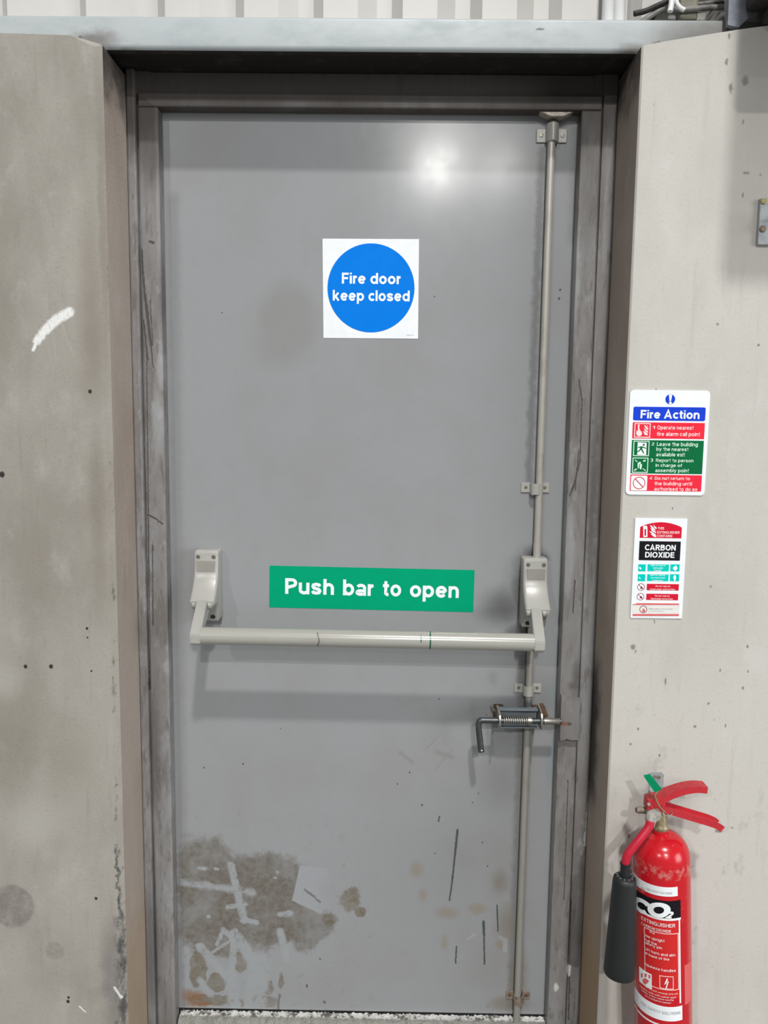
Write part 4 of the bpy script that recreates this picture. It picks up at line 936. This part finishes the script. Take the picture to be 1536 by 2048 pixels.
# label on the cylinder: K8(u, v) of the photo crop gives the angle round the axis and the height along it
view = (CAM - neck); view = (view - axis*view.dot(axis)).normalized(); side = axis.cross(view)
if side.x < 0: side = -side
def cyl(phi, h, dr=.0): return neck + axis*h + (RB+dr)*(math.cos(phi)*view + math.sin(phi)*side)
dist = (CAM-neck).length
def C8(u, v):
    px, py = 1190+u/5.4857, 1740+v/5.4857
    d = (fwd + RIGHT*((px-768)/FPX) - UP*((py-1024)/FPX)).normalized()
    # meet the ray with the cylinder
    oc = CAM-neck; a_ = d - axis*d.dot(axis); b_ = oc - axis*oc.dot(axis)
    A = a_.dot(a_); Bq = 2*a_.dot(b_); Cq = b_.dot(b_)-RB*RB; disc_ = max(Bq*Bq-4*A*Cq, 0)
    t = (-Bq-math.sqrt(disc_))/(2*A); P = CAM+d*t; q = P-neck; h = q.dot(axis); r = q-axis*h
    return math.atan2(r.dot(side), r.dot(view)), h
def wrap(name, phi0, phi1, h0, h1, mat, dr=.0005, th=.0004):
    bm = bmesh.new(); n = max(3, int((phi1-phi0)/.07)); g = []
    for i in range(n+1):
        ph = phi0+(phi1-phi0)*i/n
        g.append([bm.verts.new(cyl(ph, h0, dr)), bm.verts.new(cyl(ph, h1, dr)), bm.verts.new(cyl(ph, h1, dr-th)), bm.verts.new(cyl(ph, h0, dr-th))])
    for a, b in zip(g, g[1:]):
        for k in range(4): bm.faces.new((a[k], b[k], b[(k+1) % 4], a[(k+1) % 4]))
    bm.faces.new(g[0]); bm.faces.new(list(reversed(g[-1])))
    return obj(name, bm, mat, body, 40)
def ctext(bm, s_, u0, u1, vb, vt, bold=.02, dr=.0016, shear=0, **kw):
    p0, h0 = C8(u0, vb); p1, h1 = C8(u1, vb); _, h2 = C8((u0+u1)/2, vt); _, hb = C8((u0+u1)/2, vb)
    return letters(bm, s_, p0*RB, p1*RB, hb, h2-hb, 0, bold, shear=shear, fmap=lambda X, Z, q: cyl(X/RB, Z, dr+q), **kw)
pe, _ = C8(905, 230)
hA = C8(900, 183)[1]; hB = C8(905, 283)[1]; wrap('maker_band', -1.35, pe, hB, hA, K_WHITE)
hC = C8(935, 325)[1]; hD = C8(938, 515)[1]; pk_ = C8(938, 420)[0]; wrap('black_band', -1.35, pk_, hD, hC, K_BLACK)
hE = C8(940, 540)[1]; wrap('white_rule', -1.35, pk_, hE, hD-.0005, K_LWHITE)
hF = C8(960, 1450)[1]; wrap('white_rule', pk_-.085, pk_-.03, hF, hE+.0005, K_LWHITE)
hG = C8(965, 1480)[1]; hH = C8(968, 1635)[1]; wrap('maker_band', -1.35, pk_+.02, hH, hG, K_WHITE)
wrap('white_rule', -1.35, pk_, hH-.012, hH-.009, K_LWHITE)
wrap('red_panel', -1.35, pk_-.09, hF+.012, hE-.0005, simple('label_red', (0.60, 0.016, 0.016), .4, 0, .05), .0004)
pi0, hi0 = C8(540, 655); pi1, _ = C8(912, 690); _, hi1 = C8(912, 1310); _, hi2 = C8(905, 690)
for a in ((pi0, pi0+.02, hi1, hi2), (pi1-.025, pi1, hi1, hi2), (pi0, pi1, hi2-.001, hi2), (pi0, pi1, hi1, hi1+.001)): wrap('panel_rule', *a, K_PINK, .0009)
bm = bmesh.new(); ctext(bm, 'C', 440, 622, 482, 318, .062, .0018, .22); obj('gas_lettering', bm, K_LWHITE, body); bm = bmesh.new(); ctext(bm, 'O', 582, 828, 520, 352, .062, .0019, .22); obj('gas_lettering', bm, K_LWHITE, body); bm = bmesh.new(); ctext(bm, '2', 762, 858, 525, 448, .06, .0024, .3); obj('gas_lettering', bm, K_LWHITE, body)
bm = bmesh.new()
for t, u0, u1, vb, vt in (('EXTINGUISHER', 515, 875, 612, 572), ('CARBON DIOXIDE', 515, 830, 662, 632), ('2kg', 598, 655, 688, 668), ('Use upright', 545, 762, 765, 735), ('Pull the', 545, 680, 800, 772), ('safety pin', 545, 735, 840, 812), ('Lift horn and aim', 552, 875, 930, 900), ('at base of fire', 552, 812, 968, 940), ('Squeeze handles', 548, 882, 1100, 1070)): ctext(bm, t, u0, u1, vb, vt, .02)
obj('instruction_lettering', bm, K_PINK, body); bm = bmesh.new()
for t, u0, u1, vb, vt in (('IMPORTANT recharge after use', 560, 905, 1352, 1335), ('replace only with same type', 500, 885, 1380, 1362), ('inspect every twelve months', 520, 860, 1408, 1390), ('by a competent person', 560, 830, 1440, 1422)): ctext(bm, t, u0, u1, vb, vt, .01)
obj('small_print', bm, K_PINK, body)
for a in ((572, 845, 252, 230), (515, 935, 1570, 1540)):
    bm = bmesh.new(); ctext(bm, 'FIRE SAFETY SOLUTIONS', *a, .012); obj('maker_lettering', bm, K_GREY, body)
for u, v in ((528, 220), (470, 1505)):
    p0, h0 = C8(u, v); bm = bmesh.new(); N = 20
    for k in range(N):
        a, b = 2*math.pi*k/N, 2*math.pi*(k+1)/N
        vs_ = [bm.verts.new(cyl(p0+r*math.cos(t)/RB, h0+r*math.sin(t), .0012)) for r, t in ((.0052, a), (.0052, b), (.0040, b), (.0040, a))]; bm.faces.new(vs_)
    vs_ = [bm.verts.new(cyl(p0+x/RB, h0+z, .0012)) for x, z in ((-.0015, -.003), (.002, -.003), (.0012, .001), (0, .003), (-.0012, 0))]; bm.faces.new(vs_)
    obj('maker_emblem', bm, K_SOFTRED, body)
p0, h0 = C8(490, 1215); p1, h1 = C8(622, 1130); wrap('pictogram_square', p0, p1, C8(555, 1270)[1], C8(555, 1110)[1], K_LWHITE, .0010)
bm = bmesh.new()
for pl_ in ([(510, 1130), (530, 1130), (530, 1175), (512, 1180)], [(548, 1130), (575, 1140), (570, 1170), (550, 1170)], [(590, 1145), (610, 1150), (610, 1185), (592, 1185)], [(525, 1200), (555, 1180), (600, 1215), (560, 1255), (535, 1240)]):
    bm = bmesh.new(); bm.faces.new([bm.verts.new(cyl(*C8(u, v), .0014)) for u, v in pl_]); obj('pictogram', bm, K_SOFTRED, body)
q0, q1 = C8(708, 1240)[0], C8(860, 1240)[0]; g0, g1 = C8(785, 1305)[1], C8(785, 1165)[1]
for a in ((q0, q0+.02, g0, g1), (q1-.02, q1, g0, g1), (q0, q1, g1-.001, g1), (q0, q1, g0, g0+.001)): wrap('pictogram_frame', *a, K_PINK, .0009)
bm = bmesh.new()
for pl_ in ([(785, 1185), (800, 1190), (780, 1240), (758, 1255)], [(795, 1215), (808, 1218), (780, 1305), (770, 1300), (785, 1250)]):
    bm.faces.new([bm.verts.new(cyl(*C8(u, v), .0014)) for u, v in pl_])
obj('lightning_pictogram', bm, K_LWHITE, body)
ps0, hs0 = C8(980, 1050); wrap('side_label', ps0, min(ps0+.5, 1.5), C8(985, 1480)[1], hs0, K_SOFTRED, .0006)
# valve
bm = bmesh.new(); lathe(bm, [(.0145, -.002), (.0160, .001), (.0160, .005), (.0140, .008), (.0130, .012), (.0130, .030), (.0112, .034), (.0112, .042), (0, .042)], neck, axis, 24); valve = obj('valve_body', bm, M_BRASS, ex, 35)
b0 = K(645, 545, EY-.016); bm = bmesh.new(); lathe(bm, [(.0140, -.018), (.0140, .002), (.0115, .006), (0, .007)], b0, Vector((-.35, -1, .1)), 24); obj('valve_boss', bm, M_NICKEL, valve, 40)
b1 = K(610, 610, EY-.024); bm = bmesh.new(); lathe(bm, [(.0105, -.012), (.0105, .0), (.0088, .004), (.0088, .011), (.0078, .012), (0, .012)], b1, Vector((-.35, -.85, -.35)), 24); obj('outlet_union', bm, M_NICKEL, valve, 35)
bm = bmesh.new(); lathe(bm, [(.0062, -.02), (.0062, .006), (.0048, .010), (0, .010)], K(505, 495, EY), Vector((-1, -.1, .05)), 16); obj('pressure_plug', bm, M_RUSTY, valve, 35)
# levers: folded strap channels
def strap(name, pts, w, hgt, mat, parent, open_top=False, taper=None):
    """U-section strip along pts (in the plane facing the camera), w deep in y, hgt high"""
    bm = bmesh.new(); rings = []; n = len(pts)
    for i, p in enumerate(pts):
        t = (pts[min(i+1, n-1)]-pts[max(i-1, 0)]).normalized(); up = Vector((0, -1, 0)).cross(t); 
        if up.z < 0: up = -up
        h = hgt if taper is None else hgt*taper[i]
        s_ = 1 if not open_top else -1
        # outer and inner outline of a channel: web on top (or below when open_top)
        y = Vector((0, 1, 0)); k = .0018
        cs = [(-w/2, -h/2*s_), (-w/2, h/2*s_), (w/2, h/2*s_), (w/2, -h/2*s_), (w/2-k, -h/2*s_), (w/2-k, (h/2-k)*s_), (-w/2+k, (h/2-k)*s_), (-w/2+k, -h/2*s_)]
        rings.append([bm.verts.new(p+y*a+up*b) for a, b in cs])
    for a, b in zip(rings, rings[1:]):
        for k in range(8): bm.faces.new((a[k], b[k], b[(k+1) % 8], a[(k+1) % 8]))
    for r in (rings[0], rings[-1]):
        bm.faces.new((r[0], r[1], r[6], r[7])); bm.faces.new((r[1], r[2], r[5], r[6])); bm.faces.new((r[2], r[3], r[4], r[5]))
    bmesh.ops.recalc_face_normals(bm, faces=bm.faces)
    return obj(name, bm, mat, parent, 40)
LYv = EY-.006
up_pts = spline([K(575, 405, LYv), K(680, 370, LYv), K(820, 305, LYv), K(960, 258, LYv), K(1090, 238, LYv), K(1205, 245, LYv)], 5)
ul = strap('squeeze_lever', up_pts, .026, .0125, M_REDLEV, ex, False, [1.45-.45*min(1, i/10) for i in range(len(up_pts))])
lo_pts = spline([K(700, 445, LYv), K(790, 470, LYv), K(940, 515, LYv), K(1090, 560, LYv), K(1250, 608, LYv), K(1330, 642, LYv), K(1368, 672, LYv)], 5)
strap('carry_handle', lo_pts, .026, .0125, M_REDLEV, ex, True)
bm = bmesh.new(); c0 = K(650, 420, LYv); box(bm, c0.x-.0175, c0.x+.018, LYv-.0115, LYv+.0115, c0.z-.010, c0.z+.010, .003); obj('lever_bracket', bm, M_REDLEV, ex, 35)
bm = bmesh.new(); c0 = K(588, 430, LYv-.0135); lathe(bm, [(.0032, -.001), (.003, .002), (0, .0026)], c0, Vector((0, -1, 0)), 14); obj('pivot_rivet', bm, M_NICKEL, ul, 40)
c0 = K(795, 525, LYv-.014); pts = [c0+Vector((.0085*math.cos(a), .002*math.sin(a), .005*math.sin(a))) for a in [2*math.pi*k/18 for k in range(19)]]
obj('pin_ring', TB(pts, .0009, 6), M_STEEL, ex, 60)
# seal: green strap and string
yt = LYv-.022
bm = bmesh.new(); q = [K(530, 115, yt+.012), K(602, 98, yt+.012), K(668, 180, yt+.006), K(735, 262, yt), K(665, 312, yt), K(598, 220, yt+.006)]
vs0 = [bm.verts.new(v) for v in q]; vs1 = [bm.verts.new(v+Vector((0, .0008, 0))) for v in q]
bm.faces.new((vs0[0], vs0[1], vs0[2], vs0[5])); bm.faces.new((vs0[5], vs0[2], vs0[3], vs0[4])); bm.faces.new((vs1[5], vs1[2], vs1[1], vs1[0])); bm.faces.new((vs1[4], vs1[3], vs1[2], vs1[5]))
for i in range(6): bm.faces.new((vs0[i], vs1[i], vs1[(i+1) % 6], vs0[(i+1) % 6]))
sl = obj('seal_tag', bm, M_TAG, ex)
obj('seal_string', TB(spline([K(690, 290, yt), K(660, 330, yt), K(680, 400, yt), K(720, 470, yt), K(768, 520, yt+.004)], 6), .0014, 8), M_STRING, sl, 60)
bm = bmesh.new(); q = K(492, 482, EY+.004); bmesh.ops.create_icosphere(bm, subdivisions=2, radius=.0045, matrix=Matrix.Translation(q) @ Matrix.Diagonal((.8, .6, 1.3, 1))); obj('seal_end', bm, M_TAG, sl, 40)
# hose and horn
HYv = EY-.030
hp = spline([K(608, 618, HYv-.006), K(590, 680, HYv-.008), K(510, 790, HYv-.012), K(420, 900, HYv-.014), K(350, 1000, HYv-.014), K(332, 1105, HYv-.012), K(330, 1130, HYv-.012)], 6)
hose = obj('hose', TB(hp, .0078, 18), M_REDHOSE, ex, 50)
K8 = lambda u, v, y=HYv: W(1190+u/5.4857, 1740+v/5.4857, y)
ht, hb = K8(327, 70, HYv-.012), K8(270, 1125, HYv-.012)
hax = (ht-hb).normalized(); L = (ht-hb).length
horn = bmesh.new(); lathe(horn, [(.0292, 0), (.0300, .003), (.0292, .02), (.0215, L-.010), (.0205, L-.003), (.0175, L), (.0085, L+.001), (0, L+.001)], hb, hax, 40)
hn = obj('horn', horn, M_HORN, ex, 40)
bm = bmesh.new(); lathe(bm, [(.0088, 0), (.0088, .022), (.0098, .023), (.0098, .027), (0, .027)], ht, hax, 20); obj('horn_collar', bm, M_HORN, hn, 35)
bm = bmesh.new(); hv = (view-hax*view.dot(hax)).normalized(); hs = hax.cross(hv); hs = hs if hs.x > 0 else -hs
for k in range(11):
    a = 2*math.pi*k/11
    c0 = ht+hax*.0012+(.0140)*(math.cos(a)*hv+math.sin(a)*hs); bmesh.ops.create_icosphere(bm, subdivisions=1, radius=.0026, matrix=Matrix.Translation(c0) @ Matrix.Diagonal((1, 1, .4, 1)))
obj('horn_vents', bm, simple('vent_grey', (0.13, 0.12, 0.14), .5), hn)
# wall bracket that carries it
k0, k1 = K(592, 85, WALLY-.003), K(740, 420, WALLY-.003)
wb = thing('extinguisher_bracket', ((k0.x+k1.x)/2, WALLY, k1.z-.03), 'grey steel wall bracket behind the extinguisher valve', 'bracket')
bm = bmesh.new(); prism(bm, [(k0.x+.001, k1.z-.03), (k1.x-.002, k1.z-.03), (k1.x, k0.z-.004), (k1.x-.004, k0.z), (k0.x+.006, k0.z), (k0.x+.003, k0.z-.004)], WALLY-.0032, WALLY-.0002); bp = obj('back_plate', bm, M_GALV2, wb)
bm = bmesh.new(); box(bm, k0.x+.002, k1.x-.003, WALLY-.060, WALLY-.003, K(650, 465).z-.004, K(650, 465).z-.001, .0008, 1); obj('hook_arm', bm, M_GALV2, wb)
for u, v in ((660, 125), (700, 130)):
    c0 = K(u, v, WALLY-.0032); bm = bmesh.new(); lathe(bm, [(.0040, 0), (.0036, .0014), (.0018, .0018), (.0016, .0006), (0, .0006)], c0, Vector((0, -1, 0)), 14); obj('screw', bm, M_STEEL if u == 660 else M_RUSTY, bp, 40)

# ================================================================== CLUTTER ABOVE THE LINTEL, RIGHT
LT = LZ1 + .0005
for u in (1216, 1238):
    c0 = W(u, 20, -.104); bm = bmesh.new(); tube(bm, [(c0.x, -.104, LT), (c0.x, -.104, LT+.003), (c0.x, -.104, 3.6)], [.0095, .0112, .0112], 20)
    tag(obj('conduit_pipe', bm, M_WPLASTIC, None, 40), 'white conduit pipe above the lintel, ' + ('the one next to the black cable' if u > 1220 else 'the one farther from the black cable'), 'pipe', None, 'white conduit pipes over the lintel')
Kc = lambda u, v, y: W(1180+u/4.3146, v/4.3146, y)
def cable(name, pts, r, mat, label, cat='cable'):
    return tag(obj(name, TB(spline(pts, 8), r, 12), mat, None, 60), label, cat)
cable('black_cable', [Kc(380, 138, -.112)+Vector((0, 0, .004)), Kc(480, 95, -.112), Kc(580, 50, -.112), Kc(680, 5, -.112), Kc(780, -45, -.112)], .0050, M_RUBBER, 'thick black cable rising slantwise from the lintel')
cable('white_cable', [Kc(690, 100, -.130), Kc(700, 55, -.130), Kc(705, 0, -.130), Kc(705, -80, -.13)], .0052, M_WPLASTIC, 'straight white cable end hanging over the lintel')
cable('white_cable', [Kc(815, 88, -.128), Kc(775, 65, -.128), Kc(745, 15, -.128), Kc(735, -80, -.128)], .0042, M_WPLASTIC, 'curved white cable end beside the straight one', 'cable')
# dusty bundle under the cables
t0 = thing('cable_bundle', (W(1330, 28, -.1).x, -.10, LT), 'tangled dusty dark cable bundle lying on the lintel', 'cable bundle')
for i in range(5):
    a = Kc(430+40*i, 130, -.108+.014*i); yb_ = -.108+.014*i
    obj('strand', TB(spline([Vector((a.x, yb_, LT+.006)), Kc(620, 95-14*i, yb_)+Vector((0, 0, .002)), Kc(800, 85-18*i, yb_), Kc(990, 70-16*i, yb_), Kc(1150, 60-30*i, yb_)], 8), .0052, 10), M_RUBBER if i % 2 else M_DIRTYPL, t0, 60)
# olive box end, blue-grey plate and the black unit, mostly unseen and sized for its shadow on the wall
a, b = Kc(770, 40, -.10), Kc(930, 60, -.10)
tag(obj('junction_box', BX(a.x, b.x, -.105, -.086, LT+.016, LT+.085, bev=.004), simple('olive_plastic', (0.23, 0.225, 0.17), .5)), 'small olive junction box among the cables over the lintel', 'junction box')
a, b = Kc(1195, 120, -.165), Kc(1420, 0, -.165)
bm = bmesh.new(); zq = 2.0845; prism(bm, [(a.x+.002, zq+.004), (a.x+.022, zq), (a.x+.052, zq+.03), (a.x+.075, zq+.14), (a.x, zq+.14)], -.160, -.150); tag(obj('steel_plate', bm, simple('blue_grey_steel', (0.26, 0.28, 0.33), .5, .2, .15, 60)), 'blue-grey steel plate standing beside the black unit', 'plate')
un = thing('wall_unit', (1.6, -.3, 2.0835), 'large black wall unit fixed above the pale concrete wall', 'wall unit')
ux = 1.100
obj('case', BX(ux, 2.15, -.52, -.1635, 2.1035, 2.75, bev=.012), M_RUBBER, un, 35)
obj('foot', BX(ux+.03, 2.1, -.22, -.1637, 2.0837, 2.1036, bev=.003), M_RUBBER, un, 35)
# bracket at the right: galvanised plate on the wall
a, b = W(1518, 397, WALLY-.006), W(1514, 490, WALLY-.006)
x0_ = (W(1519, 397, WALLY-.006).x + W(1515, 490, WALLY-.006).x)/2
br_ = thing('wall_plate', (x0_+.04, WALLY, b.z), 'galvanised steel fixing plate bolted to the pale wall', 'fixing plate')
bm = bmesh.new(); box(bm, x0_, x0_+.09, WALLY-.008, WALLY-.0002, b.z, a.z, .0012, 1); pl_ = obj('plate', bm, M_GALV2, br_)
obj('flange', BX(x0_+.02, x0_+.09, WALLY-.05, WALLY-.0082, b.z+.040, b.z+.047), M_GALV2, br_)
c0 = W(1525, 458, WALLY-.008); bm = bmesh.new(); lathe(bm, [(.0062, 0), (.0062, .003), (.0045, .0042), (0, .0044)], c0, Vector((0, -1, 0)), 6); obj('bolt_head', bm, M_RUSTY, pl_)
c0 = W(1527, 403, WALLY-.008); bm = bmesh.new(); lathe(bm, [(.0055, 0), (.005, .0025), (0, .003)], c0, Vector((0, -1, 0)), 8); obj('bolt_head', bm, simple('yellow_passivated', (0.33, 0.28, 0.10), .5, .5), pl_)
